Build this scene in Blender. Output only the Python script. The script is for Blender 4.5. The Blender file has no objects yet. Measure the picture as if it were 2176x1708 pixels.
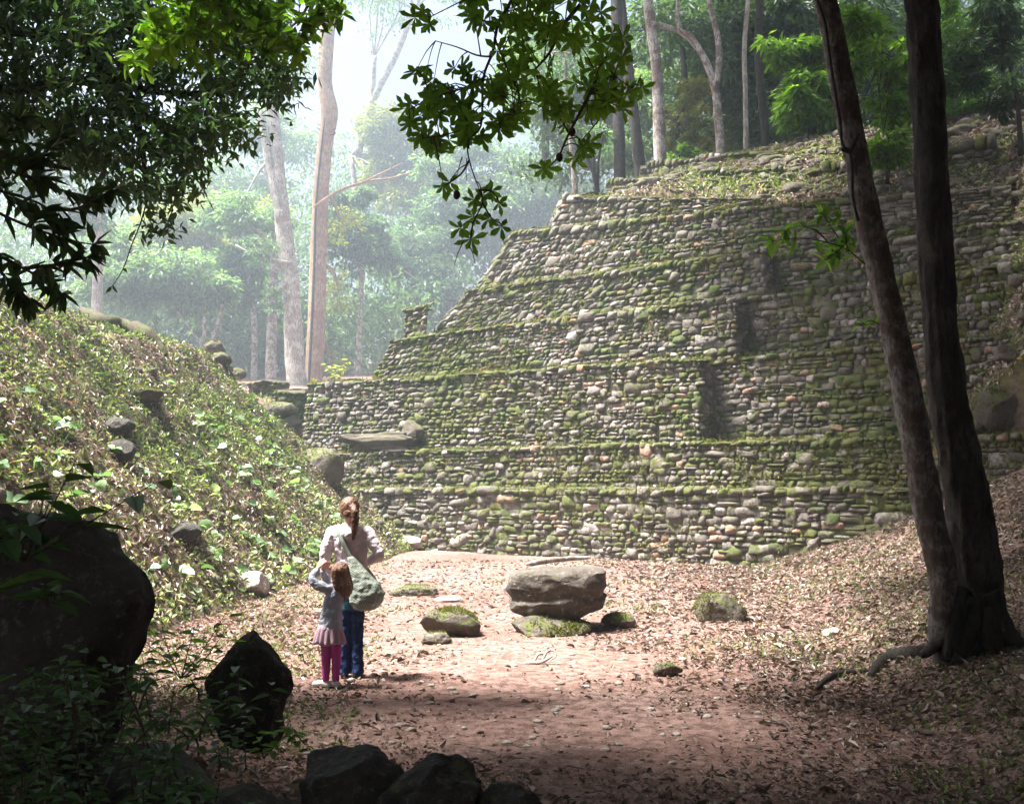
import bpy, math
import numpy as np
from mathutils import Vector
R=np.random.RandomState
C=bpy.context.scene.collection
sc=bpy.context.scene
# ------------------------------------------------------------------ camera model
F=1000.; HY=485.; CZ=1.75
PITCH=math.atan((HY-401.5)/F); cP,sP=math.cos(PITCH),math.sin(PITCH)
def ray(x,y):
    """direction through the photo point (x,y) given in 2176-px-wide coordinates"""
    a=(x/2.125-512)/F; b=(401.5-y/2.125)/F
    return np.array((a,cP-b*sP,sP+b*cP))
def Q(x,y,d):
    r=ray(x,y); t=d/r[1]
    return np.array((t*r[0],d,CZ+t*r[2]))
OW=np.array((-5.17,29.2)); UW=np.array((.819,-.574)); NW=np.array((-.574,-.819))
def XY(u,s):
    u=np.asarray(u,float); s=np.asarray(s,float)
    return OW[0]+u*UW[0]-s*NW[0], OW[1]+u*UW[1]-s*NW[1]
def US(x,y):
    return (x-OW[0])*UW[0]+(y-OW[1])*UW[1], -((x-OW[0])*NW[0]+(y-OW[1])*NW[1])
# ------------------------------------------------------------------ noise
def _h(ix,iy,iz,seed):
    n=(ix.astype(np.int64)*374761393+iy.astype(np.int64)*668265263+iz.astype(np.int64)*2147483647+seed*1274126177)&0xffffffff
    n=((n^(n>>13))*1274126177)&0xffffffff
    return ((n^(n>>16))&0xffff)/65535.
def vnoise(p,seed=0):
    p=np.asarray(p,float); i=np.floor(p); f=p-i; f=f*f*(3-2*f)
    x,y,z=i[...,0],i[...,1],i[...,2]; o=0
    for a in (0,1):
        for b in (0,1):
            for c in (0,1):
                w=(f[...,0] if a else 1-f[...,0])*(f[...,1] if b else 1-f[...,1])*(f[...,2] if c else 1-f[...,2])
                o=o+w*_h(x+a,y+b,z+c,seed)
    return o*2-1
def fbm(p,oct=4,seed=0):
    p=np.asarray(p,float); o=0; a=.5
    for k in range(oct):
        o=o+a*vnoise(p*(2.03**k)+k*7.3,seed+k); a*=.5
    return o
def n2(x,y,sc_=1.,oct=4,seed=0):
    x=np.asarray(x,float); y=np.asarray(y,float)
    return fbm(np.stack([x*sc_,y*sc_,np.zeros_like(x)+.37],-1),oct,seed)
def sstep(a,b,x):
    t=np.clip((x-a)/(b-a),0,1); return t*t*(3-2*t)
def unit(v): return v/np.maximum(np.linalg.norm(v,axis=-1,keepdims=True),1e-9)
# ------------------------------------------------------------------ mesh building
class MB:
    def __init__(s): s.V=[];s.F=[];s.n=0;s.A=[];s.nf=0
    def add(s,V,Fs,**at):
        V=np.asarray(V,float).reshape(-1,3)
        if not isinstance(Fs,list): Fs=[Fs]
        k=0
        for f in Fs:
            f=np.asarray(f,np.int64); s.F.append(f+s.n); k+=len(f)
        s.V.append(V); s.A.append((len(V),at)); s.n+=len(V); s.nf+=k
        return s
    def build(s,name,mat,parent=None,smooth=False):
        me=bpy.data.meshes.new(name)
        V=np.concatenate(s.V) if s.V else np.zeros((0,3))
        me.vertices.add(len(V)); me.vertices.foreach_set('co',V.astype(np.float32).ravel())
        tot=np.concatenate([np.full(len(f),f.shape[1]) for f in s.F]); idx=np.concatenate([f.ravel() for f in s.F])
        me.loops.add(len(idx)); me.loops.foreach_set('vertex_index',idx.astype(np.int32))
        me.polygons.add(len(tot)); st=np.concatenate([[0],np.cumsum(tot)[:-1]])
        me.polygons.foreach_set('loop_start',st.astype(np.int32))
        try: me.polygons.foreach_set('loop_total',tot.astype(np.int32))
        except Exception: pass
        me.polygons.foreach_set('use_smooth',np.full(len(tot),bool(smooth)))
        keys=set()
        for _,a in s.A: keys|=set(a)
        for k in keys:
            arr=np.concatenate([np.broadcast_to(np.asarray(a.get(k,0.),float),(n,)) for n,a in s.A])
            at=me.attributes.new(k,'FLOAT','POINT'); at.data.foreach_set('value',arr.astype(np.float32))
        me.update(calc_edges=True); me.validate()
        o=bpy.data.objects.new(name,me); C.objects.link(o)
        me.materials.append(mat)
        if parent is not None: o.parent=parent
        return o
def tag(o,label,cat,group=None):
    o['label']=label; o['category']=cat
    if group: o['group']=group
    return o
def kind(o,k,label=None):
    o['kind']=k
    if label: o['label']=label
    return o
def thing(name,label,cat,loc=(0,0,0),group=None):
    o=bpy.data.objects.new(name,None); C.objects.link(o); o.location=loc; o.empty_display_size=.2
    return tag(o,label,cat,group)
def inv(o,V):   # world -> local of an unrotated empty
    return np.asarray(V,float)-np.array(o.location)
def tube(path,rad,n=10,rough=0.,seed=0,cap=True,sub=1,ridge=0.):
    P=np.asarray(path,float); r=np.broadcast_to(np.asarray(rad,float),(len(P),)).copy()
    if sub>1:   # catmull-rom
        m=len(P); T=np.linspace(0,m-1,(m-1)*sub+1); i=np.clip(T.astype(int),0,m-2); f=(T-i)[:,None]
        p0=P[np.clip(i-1,0,m-1)];p1=P[i];p2=P[i+1];p3=P[np.clip(i+2,0,m-1)]
        P2=.5*(2*p1+(p2-p0)*f+(2*p0-5*p1+4*p2-p3)*f**2+(3*p1-p0-3*p2+p3)*f**3)
        r=np.interp(T,np.arange(m),r); P=P2
    t=unit(np.gradient(P,axis=0)); t=np.where(np.isfinite(t),t,0.); t[np.linalg.norm(t,axis=1)<.5]=(.6,0,.8); ref=np.array((0,0,1.)) if abs(t[0][2])<.9 else np.array((1.,0,0))
    a=np.cross(t[0],ref); a/=np.linalg.norm(a); A=[]
    for k in range(len(P)):
        a=a-t[k]*np.dot(a,t[k]); a/=np.linalg.norm(a)+1e-9; A.append(a)
    A=np.array(A); B=np.cross(t,A); th=np.arange(n)*2*math.pi/n
    V=P[:,None]+r[:,None,None]*(np.cos(th)[None,:,None]*A[:,None]+np.sin(th)[None,:,None]*B[:,None])
    if rough:
        q=V*np.array((1,1,.45))/(r.mean()*1.3+1e-6)
        V=P[:,None]+(V-P[:,None])*(1+rough*fbm(q,3,seed))[...,None]
    if ridge: V=V+(V-P[:,None])*(ridge*(fbm(V*np.array((26,26,4.)),4,seed+5)+.6*np.clip(fbm(V*np.array((7,7,6.)),3,seed+8)-.2,0,1)))[...,None]
    m=len(P); V=V.reshape(-1,3)
    i=np.arange(m-1)[:,None]*n; j=np.arange(n)[None]; j2=(j+1)%n
    Fq=np.stack([i+j,i+j2,i+n+j2,i+n+j],-1).reshape(-1,4)
    if cap:
        V=np.concatenate([V,P[:1],P[-1:]]); k=len(V)-2; j=np.arange(n)
        tri=np.concatenate([np.stack([np.full(n,k),(j+1)%n,j],-1),np.stack([np.full(n,k+1),(m-1)*n+j,(m-1)*n+(j+1)%n],-1)])
        return V,[Fq,tri]
    return V,[Fq]
def grid_faces(nx,ny):
    i=np.arange(nx-1)[:,None]*ny; j=np.arange(ny-1)[None]
    return np.stack([i+j,i+ny+j,i+ny+j+1,i+j+1],-1).reshape(-1,4)
def leaves(P,D,N,L,W,obov=False,droop=.12,fold=.12,far=False):
    n=len(P); D=unit(D); S=unit(np.cross(D,N)); N=unit(np.cross(S,D))
    L=np.broadcast_to(L,(n,))[:,None]; W=np.broadcast_to(W,(n,))[:,None]
    tip=P+D*L-N*droop*L
    if far:
        m=P+D*L*.45; V=np.stack([P,m+S*W*.5+N*fold*W,tip,m-S*W*.5+N*fold*W],1).reshape(-1,3)
        b=np.arange(n)[:,None]*4
        return V,np.concatenate([b+np.array([[0,1,2]]),b+np.array([[0,2,3]])])
    a1,w1,a2,w2=(.35,.30,.72,.5) if obov else (.3,.5,.66,.38)
    m1=P+D*L*a1; m2=P+D*L*a2-N*droop*L*.45
    V=np.stack([P,m1+S*W*w1+N*fold*W,m2+S*W*w2+N*fold*W,tip,m2-S*W*w2+N*fold*W,m1-S*W*w1+N*fold*W],1).reshape(-1,3)
    b=np.arange(n)[:,None]*6
    return V,np.concatenate([b+np.array([[0,1,2,3]]),b+np.array([[0,3,4,5]])])
def add_leaves(mb,P,D,N,L,W,tint,far=False,**k):
    V,f=leaves(P,D,N,L,W,far=far,**k); mb.add(V,f,tint=np.repeat(np.broadcast_to(tint,(len(P),)),4 if far else 6))
# ------------------------------------------------------------------ materials
def new_mat(name):
    m=bpy.data.materials.new(name); m.use_nodes=True; nt=m.node_tree
    return m,nt,nt.nodes['Principled BSDF'],nt.nodes['Material Output']
def nd(nt,t,**k):
    n=nt.nodes.new(t)
    for a,b in k.items(): setattr(n,a,b)
    return n
def ramp(nt,src,stops,interp='LINEAR'):
    r=nd(nt,'ShaderNodeValToRGB'); e=r.color_ramp; e.interpolation=interp
    while len(e.elements)>1: e.elements.remove(e.elements[-1])
    for k,(p,c) in enumerate(stops):
        el=e.elements[0] if k==0 else e.elements.new(p)
        el.position=p; el.color=(c[0],c[1],c[2],1) if hasattr(c,'__len__') else (c,c,c,1)
    nt.links.new(src,r.inputs[0]); return r.outputs[0]
def noise(nt,scale,detail=5,rough=.6,vec=None,dist=0):
    n=nd(nt,'ShaderNodeTexNoise'); n.inputs['Scale'].default_value=scale; n.inputs['Detail'].default_value=detail
    n.inputs['Roughness'].default_value=rough; n.inputs['Distortion'].default_value=dist
    if vec is None:
        g=nd(nt,'ShaderNodeNewGeometry'); vec=g.outputs['Position']
    nt.links.new(vec,n.inputs['Vector']); return n.outputs['Fac']
def mix(nt,f,a,b,mode='MIX'):
    m=nd(nt,'ShaderNodeMix',data_type='RGBA',blend_type=mode)
    for s,v in ((m.inputs[0],f),(m.inputs[6],a),(m.inputs[7],b)):
        if hasattr(v,'is_output'): nt.links.new(v,s)
        elif hasattr(v,'__len__'): s.default_value=(*v[:3],1)
        else: s.default_value=v
    return m.outputs[2]
def mth(nt,op,a,b=0.,clamp=False):
    m=nd(nt,'ShaderNodeMath',operation=op,use_clamp=clamp)
    for s,v in zip(m.inputs,(a,b)):
        if hasattr(v,'is_output'): nt.links.new(v,s)
        else: s.default_value=v
    return m.outputs[0]
def attr(nt,n): return nd(nt,'ShaderNodeAttribute',attribute_name=n).outputs['Fac']
def bump(nt,bs,h,st=.4,dist=.02):
    b=nd(nt,'ShaderNodeBump'); b.inputs['Strength'].default_value=st; b.inputs['Distance'].default_value=dist
    nt.links.new(h,b.inputs['Height']); nt.links.new(b.outputs[0],bs.inputs['Normal'])
def leaf_mat(name,stops,tr=.35,rough=.45,spec=.35,trc=1.6):
    m,nt,bs,out=new_mat(name)
    col=ramp(nt,attr(nt,'tint'),stops)
    nt.links.new(col,bs.inputs['Base Color']); bs.inputs['Roughness'].default_value=rough
    bs.inputs['Specular IOR Level'].default_value=spec
    t=nd(nt,'ShaderNodeBsdfTranslucent'); tc=mix(nt,1.,col,(trc,trc*1.05,trc*.5),'MULTIPLY'); nt.links.new(tc,t.inputs[0])
    x=nd(nt,'ShaderNodeMixShader'); x.inputs[0].default_value=tr
    nt.links.new(bs.outputs[0],x.inputs[1]); nt.links.new(t.outputs[0],x.inputs[2]); nt.links.new(x.outputs[0],out.inputs[0])
    return m
def bark_mat(name,base,patch,dark,sc1=2.5,thr=.52,bs_=.5):
    m,nt,bs,out=new_mat(name)
    g=nd(nt,'ShaderNodeNewGeometry'); mp=nd(nt,'ShaderNodeMapping'); mp.inputs['Scale'].default_value=(1,1,.3)
    nt.links.new(g.outputs['Position'],mp.inputs[0])
    a=noise(nt,sc1,6,.65); b=noise(nt,sc1*9,5,.7,mp.outputs[0],.6)
    c=mix(nt,ramp(nt,a,[(thr-.06,0.),(thr+.06,1.)]),base,patch)
    c=mix(nt,ramp(nt,b,[(.35,1.),(.55,0.)]),c,dark)
    c=mix(nt,ramp(nt,noise(nt,sc1*2.3,5,.7),[(.58,0.),(.66,.7)]),c,(patch[0]*.5,patch[1]*.62,patch[2]*.4))
    nt.links.new(c,bs.inputs['Base Color']); bs.inputs['Roughness'].default_value=.85
    bs.inputs['Specular IOR Level'].default_value=.2
    fz_=noise(nt,sc1*30,4,.7); bump(nt,bs,mth(nt,'ADD',b,mth(nt,'MULTIPLY',fz_,.6)),bs_*1.5,.03); return m
def plain(name,col,rough=.8,var=.25,scale=30,bump_s=.15,spec=.25):
    m,nt,bs,out=new_mat(name); n=noise(nt,scale,4)
    c=mix(nt,n,tuple(x*(1-var) for x in col),tuple(min(1,x*(1+var)) for x in col))
    nt.links.new(c,bs.inputs['Base Color']); bs.inputs['Roughness'].default_value=rough
    bs.inputs['Specular IOR Level'].default_value=spec
    if bump_s: bump(nt,bs,n,bump_s,.01)
    return m
MOSS1=(.058,.068,.018); MOSS2=(.14,.145,.045)
def stone_mat(name):
    m,nt,bs,out=new_mat(name)
    c=ramp(nt,attr(nt,'tint'),[(0,(.10,.085,.07)),(.25,(.115,.10,.088)),(.5,(.18,.158,.143)),(.75,(.275,.243,.223)),(.92,(.47,.43,.41)),(1,(.38,.22,.14))])
    n1=noise(nt,14,6,.7); n2_=noise(nt,55,4,.7); n3=noise(nt,3.2,5,.65)
    c=mix(nt,ramp(nt,n1,[(.36,.85),(.58,0.)]),c,(.085,.078,.055))
    c=mix(nt,ramp(nt,n2_,[(.55,0.),(.75,.5)]),c,(.62,.58,.54))
    mo=mth(nt,'ADD',attr(nt,'moss'),mth(nt,'MULTIPLY',mth(nt,'SUBTRACT',n1,.5),1.5))
    mo=mth(nt,'ADD',mo,mth(nt,'MULTIPLY',mth(nt,'SUBTRACT',n3,.5),1.6))
    mf=ramp(nt,mo,[(.45,0.),(.62,.95)])
    mc=mix(nt,ramp(nt,noise(nt,9,4),[(.3,0.),(.7,1.)]),MOSS1,MOSS2)
    mc=mix(nt,ramp(nt,noise(nt,1.1,3),[(.42,0.),(.62,.65)]),mc,(.06,.10,.03))
    c=mix(nt,mf,c,mc)
    nt.links.new(c,bs.inputs['Base Color']); bs.inputs['Roughness'].default_value=.92; bs.inputs['Specular IOR Level'].default_value=.15
    bump(nt,bs,mth(nt,'ADD',n1,mth(nt,'MULTIPLY',n2_,.6)),1.,.045); return m
def rock_mat(name,c1,c2,c3,moss=.5,mz=.35):
    m,nt,bs,out=new_mat(name)
    n1=noise(nt,3.5,7,.68); n2_=noise(nt,22,5,.7); n3=noise(nt,6,5,.65)
    c=mix(nt,ramp(nt,n1,[(.32,0.),(.62,1.)]),c1,c2); c=mix(nt,ramp(nt,n2_,[(.56,0.),(.68,.8)]),c,c3)
    c=mix(nt,ramp(nt,n2_,[(.28,.8),(.42,0.)]),c,tuple(x*.3 for x in c1))
    g=nd(nt,'ShaderNodeNewGeometry'); sx=nd(nt,'ShaderNodeSeparateXYZ'); nt.links.new(g.outputs['Normal'],sx.inputs[0])
    mo=mth(nt,'ADD',mth(nt,'MULTIPLY',sx.outputs[2],mz),mth(nt,'MULTIPLY',mth(nt,'SUBTRACT',n3,.5),2.2)); mo=mth(nt,'ADD',mo,moss)
    c=mix(nt,ramp(nt,mo,[(.5,0.),(.7,.95)]),c,mix(nt,n2_,(.045,.055,.014),(.10,.115,.03)))
    nt.links.new(c,bs.inputs['Base Color']); bs.inputs['Roughness'].default_value=.9; bs.inputs['Specular IOR Level'].default_value=.2
    bump(nt,bs,mth(nt,'ADD',n2_,n1),.7,.04); return m
def soil_mat(name,c1,c2,c3,green=0.,sc1=.35):
    m,nt,bs,out=new_mat(name)
    n1=noise(nt,sc1,6,.65); n2_=noise(nt,9,6,.72); n3=noise(nt,45,4,.7)
    c=mix(nt,ramp(nt,n1,[(.35,0.),(.65,1.)]),c1,c2); c=mix(nt,ramp(nt,n2_,[(.42,.85),(.58,0.)]),c,tuple(x*.5 for x in c1))
    c=mix(nt,ramp(nt,n3,[(.55,0.),(.72,.6)]),c,c3); c=mix(nt,ramp(nt,noise(nt,110,4,.75),[(.36,.75),(.52,0.)]),c,tuple(x*.35 for x in c1))
    if green: c=mix(nt,ramp(nt,noise(nt,1.3,6,.7),[(.6-green*.25,0.),(.7-green*.2,.85)]),c,(.07,.095,.02))
    nt.links.new(c,bs.inputs['Base Color']); bs.inputs['Roughness'].default_value=.95; bs.inputs['Specular IOR Level'].default_value=.1
    bump(nt,bs,mth(nt,'ADD',n2_,mth(nt,'MULTIPLY',n3,.5)),.8,.03); return m
M={}
M['stone']=stone_mat('mossy_masonry')
M['soil']=soil_mat('red_earth',(.175,.098,.078),(.31,.215,.185),(.46,.38,.34),.0)
M['mound']=soil_mat('mound_soil',(.10,.075,.05),(.17,.125,.09),(.30,.25,.2),.5,.8)
M['hill']=soil_mat('hill_soil',(.13,.09,.065),(.24,.17,.13),(.4,.33,.28),.4,.8)
G=[(0,(.022,.045,.012)),(.5,(.045,.085,.02)),(1,(.085,.13,.03))]
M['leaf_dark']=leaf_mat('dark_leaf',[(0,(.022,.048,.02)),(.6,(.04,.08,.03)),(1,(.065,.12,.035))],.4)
M['leaf_shading']=leaf_mat('shading_leaf',[(0,(.018,.04,.014)),(.6,(.03,.065,.02)),(1,(.05,.10,.026))],.02)  # nearly opaque leaf for the crown masses added to block light
M['leaf_near']=leaf_mat('near_leaf',[(0,(.06,.14,.02)),(.5,(.11,.23,.03)),(1,(.17,.31,.045))],.58)
M['leaf_lime']=leaf_mat('lime_leaf',[(0,(.05,.11,.015)),(.5,(.10,.20,.02)),(1,(.17,.28,.03))],.5,trc=1.9)
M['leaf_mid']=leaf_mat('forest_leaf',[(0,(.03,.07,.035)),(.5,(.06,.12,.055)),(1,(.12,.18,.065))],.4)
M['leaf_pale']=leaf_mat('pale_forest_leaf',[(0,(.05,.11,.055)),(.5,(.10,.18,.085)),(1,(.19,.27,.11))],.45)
M['leaf_yel']=leaf_mat('yellow_forest_leaf',[(0,(.09,.13,.03)),(.5,(.17,.20,.04)),(1,(.28,.27,.06))],.45)
M['herb']=leaf_mat('herb_leaf',[(0,(.045,.075,.026)),(.45,(.12,.16,.055)),(.8,(.24,.28,.12)),(1,(.45,.47,.32))],.35,rough=.3,spec=.65)
M['broad']=leaf_mat('broad_leaf',[(0,(.07,.14,.06)),(.5,(.17,.27,.13)),(1,(.38,.44,.32))],.3,rough=.3,spec=.6)
M['litter']=leaf_mat('dead_leaf',[(0,(.05,.035,.028)),(.35,(.125,.085,.07)),(.6,(.24,.17,.145)),(.8,(.36,.285,.25)),(.90,(.5,.44,.40)),(.95,(.36,.15,.04)),(.975,(.5,.33,.05)),(1,(.09,.13,.03))],.12,rough=.6,spec=.4,trc=1.2)
M['moss']=leaf_mat('moss_blade',[(0,(.05,.06,.015)),(.5,(.105,.115,.03)),(1,(.21,.19,.055))],.3,rough=.8,spec=.1)
M['fern']=leaf_mat('undergrowth_leaf',[(0,(.025,.06,.02)),(.6,(.05,.11,.035)),(1,(.09,.16,.05))],.3)
M['bark_pale']=bark_mat('pale_bark',(.30,.27,.23),(.50,.47,.43),(.12,.10,.085),1.2)
M['bark_red']=bark_mat('reddish_bark',(.30,.185,.125),(.38,.27,.20),(.14,.085,.06),1.0)
M['bark_dark']=bark_mat('dark_bark',(.032,.027,.022),(.06,.053,.046),(.012,.01,.008),3)
M['bark_grey']=bark_mat('grey_mottled_bark',(.08,.06,.05),(.20,.19,.18),(.045,.03,.024),5,.5,.4)
M['bark_mot']=bark_mat('lichen_bark',(.20,.15,.13),(.48,.44,.42),(.08,.06,.05),2.2,.5)
M['bark_moss']=bark_mat('mossy_bark',(.07,.055,.035),(.07,.085,.025),(.025,.02,.014),3)
M['twig']=plain('twig_bark',(.06,.045,.035),.9,.4,40)
M['stick']=plain('dry_stick',(.20,.15,.12),.9,.4,30)
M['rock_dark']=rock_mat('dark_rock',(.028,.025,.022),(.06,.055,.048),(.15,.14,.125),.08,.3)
M['rock_mid']=rock_mat('mossy_rock',(.07,.06,.05),(.14,.12,.10),(.27,.245,.22),.22,.5)
M['rock_pale']=rock_mat('limestone_rock',(.20,.17,.145),(.36,.32,.28),(.5,.47,.43),.0,.35)
M['rock_slab']=rock_mat('dark_layered_rock',(.045,.038,.03),(.10,.087,.073),(.26,.235,.21),.20,.12)
M['rock_moss']=rock_mat('thick_moss_rock',(.055,.046,.034),(.10,.087,.07),(.19,.17,.145),.30,.28)
# ------------------------------------------------------------------ terrain functions
def mound_h(x,y):
    xt=-4.40+.075*(y-10)+.055*np.clip(y-18,0,9)+.25*n2(x*0+3,y,.35,3,11)
    face=(xt-x)*1.03
    face=np.where(face<0,face*.35,face)
    top=4.9+.22*np.clip(-8-x,0,10)+.55*n2(x,y,.28,3,5)
    far=(27.9-y)*1.25+np.clip(-4.5-x,-2,6)*.55
    near=(y-7.2)*1.1+np.clip(-5-x,0,10)*.3
    h=np.minimum(np.minimum(face,top),np.minimum(far,near))
    k=sstep(-.1,.8,h)
    return h+k*(.42*n2(x,y,.6,4,21)+.30*n2(x,y,2.2,3,33))
def base_h(x,y):
    x=np.asarray(x,float); y=np.asarray(y,float)
    xb=1.4+.165*y
    b=np.clip(x-xb,0,None); b=.28*b*sstep(0,.8,b)+.05*b**1.5*sstep(1.5,4,b)
    b=np.minimum(b,9+.1*b)
    u,s=US(x,y)
    rise=4.7*sstep(.4,-5,u)*sstep(20,30,y)+.16*np.clip(y-46,0,80)*sstep(.4,-5,u)
    near=.42*sstep(5.6,3.4,y)*sstep(-.2,-1.6,x)+.35*sstep(7.5,5,y)*sstep(-1.2,-2.6,x)
    nz=.05*n2(x,y,.5,4,3)*(1+2*sstep(3,6,x-xb+3))+.02*n2(x,y,2.5,3,8)
    return b+rise+near+nz
def gz(x,y): return float(base_h(np.array([x]),np.array([y]))[0])
def hill_h(u,s):
    left=np.interp(u,[-3,-2.2,-.3,1.2,2.0,3.3,3.7,5.0,5.4,6.0,6.9,9],[2,4.2,4.6,5.7,6.6,7.2,8.8,9.2,9.9,10.7,12.0,12.6])
    st=np.interp(u,[4,9,12,17],[4.2,4.2,4.2,4.2]); zt=np.interp(u,[4,8.5,11.5,17],[10.25,10.1,9.2,8.65])
    crest=np.interp(u,[5,6.5,9,12,17,22],[10.9,12.1,12.4,12.4,12.4,13.0])
    z=zt+(s-st)*np.clip((crest-zt)/(9-st),.3,1.)
    z=np.where(s<st,zt+(s-st)*6.0,z)
    z=np.minimum(z,crest+.06*np.clip(s-9,0,60))
    z=np.minimum(z,left)
    fl=2.75+1.35*(s-.75)+1.5*(u-16.9)
    fl=np.minimum(fl,np.maximum(z,9.0+.4*(s-3)))
    fl=np.where(s<.7,-1.,fl)
    z=np.where(u>15.5,np.maximum(z,fl),z)
    x,y=XY(u,s)
    return z+.22*n2(x,y,.7,4,55)*sstep(.5,1.2,s)*sstep(3.5,6.5,np.where(u>15.5,9,u))+.07*n2(x,y,2.6,3,56)
# ground sheet (graded resolution)
def axis(a,b,c,d,n1,n2_,n3):
    return np.concatenate([a+(b-a)*(1-np.linspace(1,0,n1,endpoint=False)**1.5) if n1 else [],np.linspace(b,c,n2_),c+(d-c)*np.linspace(0,1,n3+1)[1:]**1.5])
gx=axis(-185,-9,12,185,40,260,40); gy=axis(-60,1.5,30,185,30,330,50)
X,Y=np.meshgrid(gx,gy,indexing='ij'); Z=base_h(X,Y)
kind(MB().add(np.stack([X,Y,Z],-1),grid_faces(len(gx),len(gy))).build('ground',M['soil'],smooth=True),'structure')
mx=np.linspace(-42,-2.2,330); my=np.linspace(6.6,29,240)
X,Y=np.meshgrid(mx,my,indexing='ij'); Z=np.maximum(mound_h(X,Y),base_h(X,Y)*.2-.5)
kind(MB().add(np.stack([X,Y,Z],-1),grid_faces(330,240)).build('mound',M['mound'],smooth=True),'structure')
hu=np.linspace(-2.6,45,330); hs=np.concatenate([np.linspace(.4,11,150),np.linspace(11.5,60,45)])
Uu,Ss=np.meshgrid(hu,hs,indexing='ij'); Z=hill_h(Uu,Ss); X,Y=XY(Uu,Ss)
kind(MB().add(np.stack([X,Y,Z],-1),grid_faces(330,len(hs))[:,::-1]).build('hillside',M['hill'],smooth=True),'structure')
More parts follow.
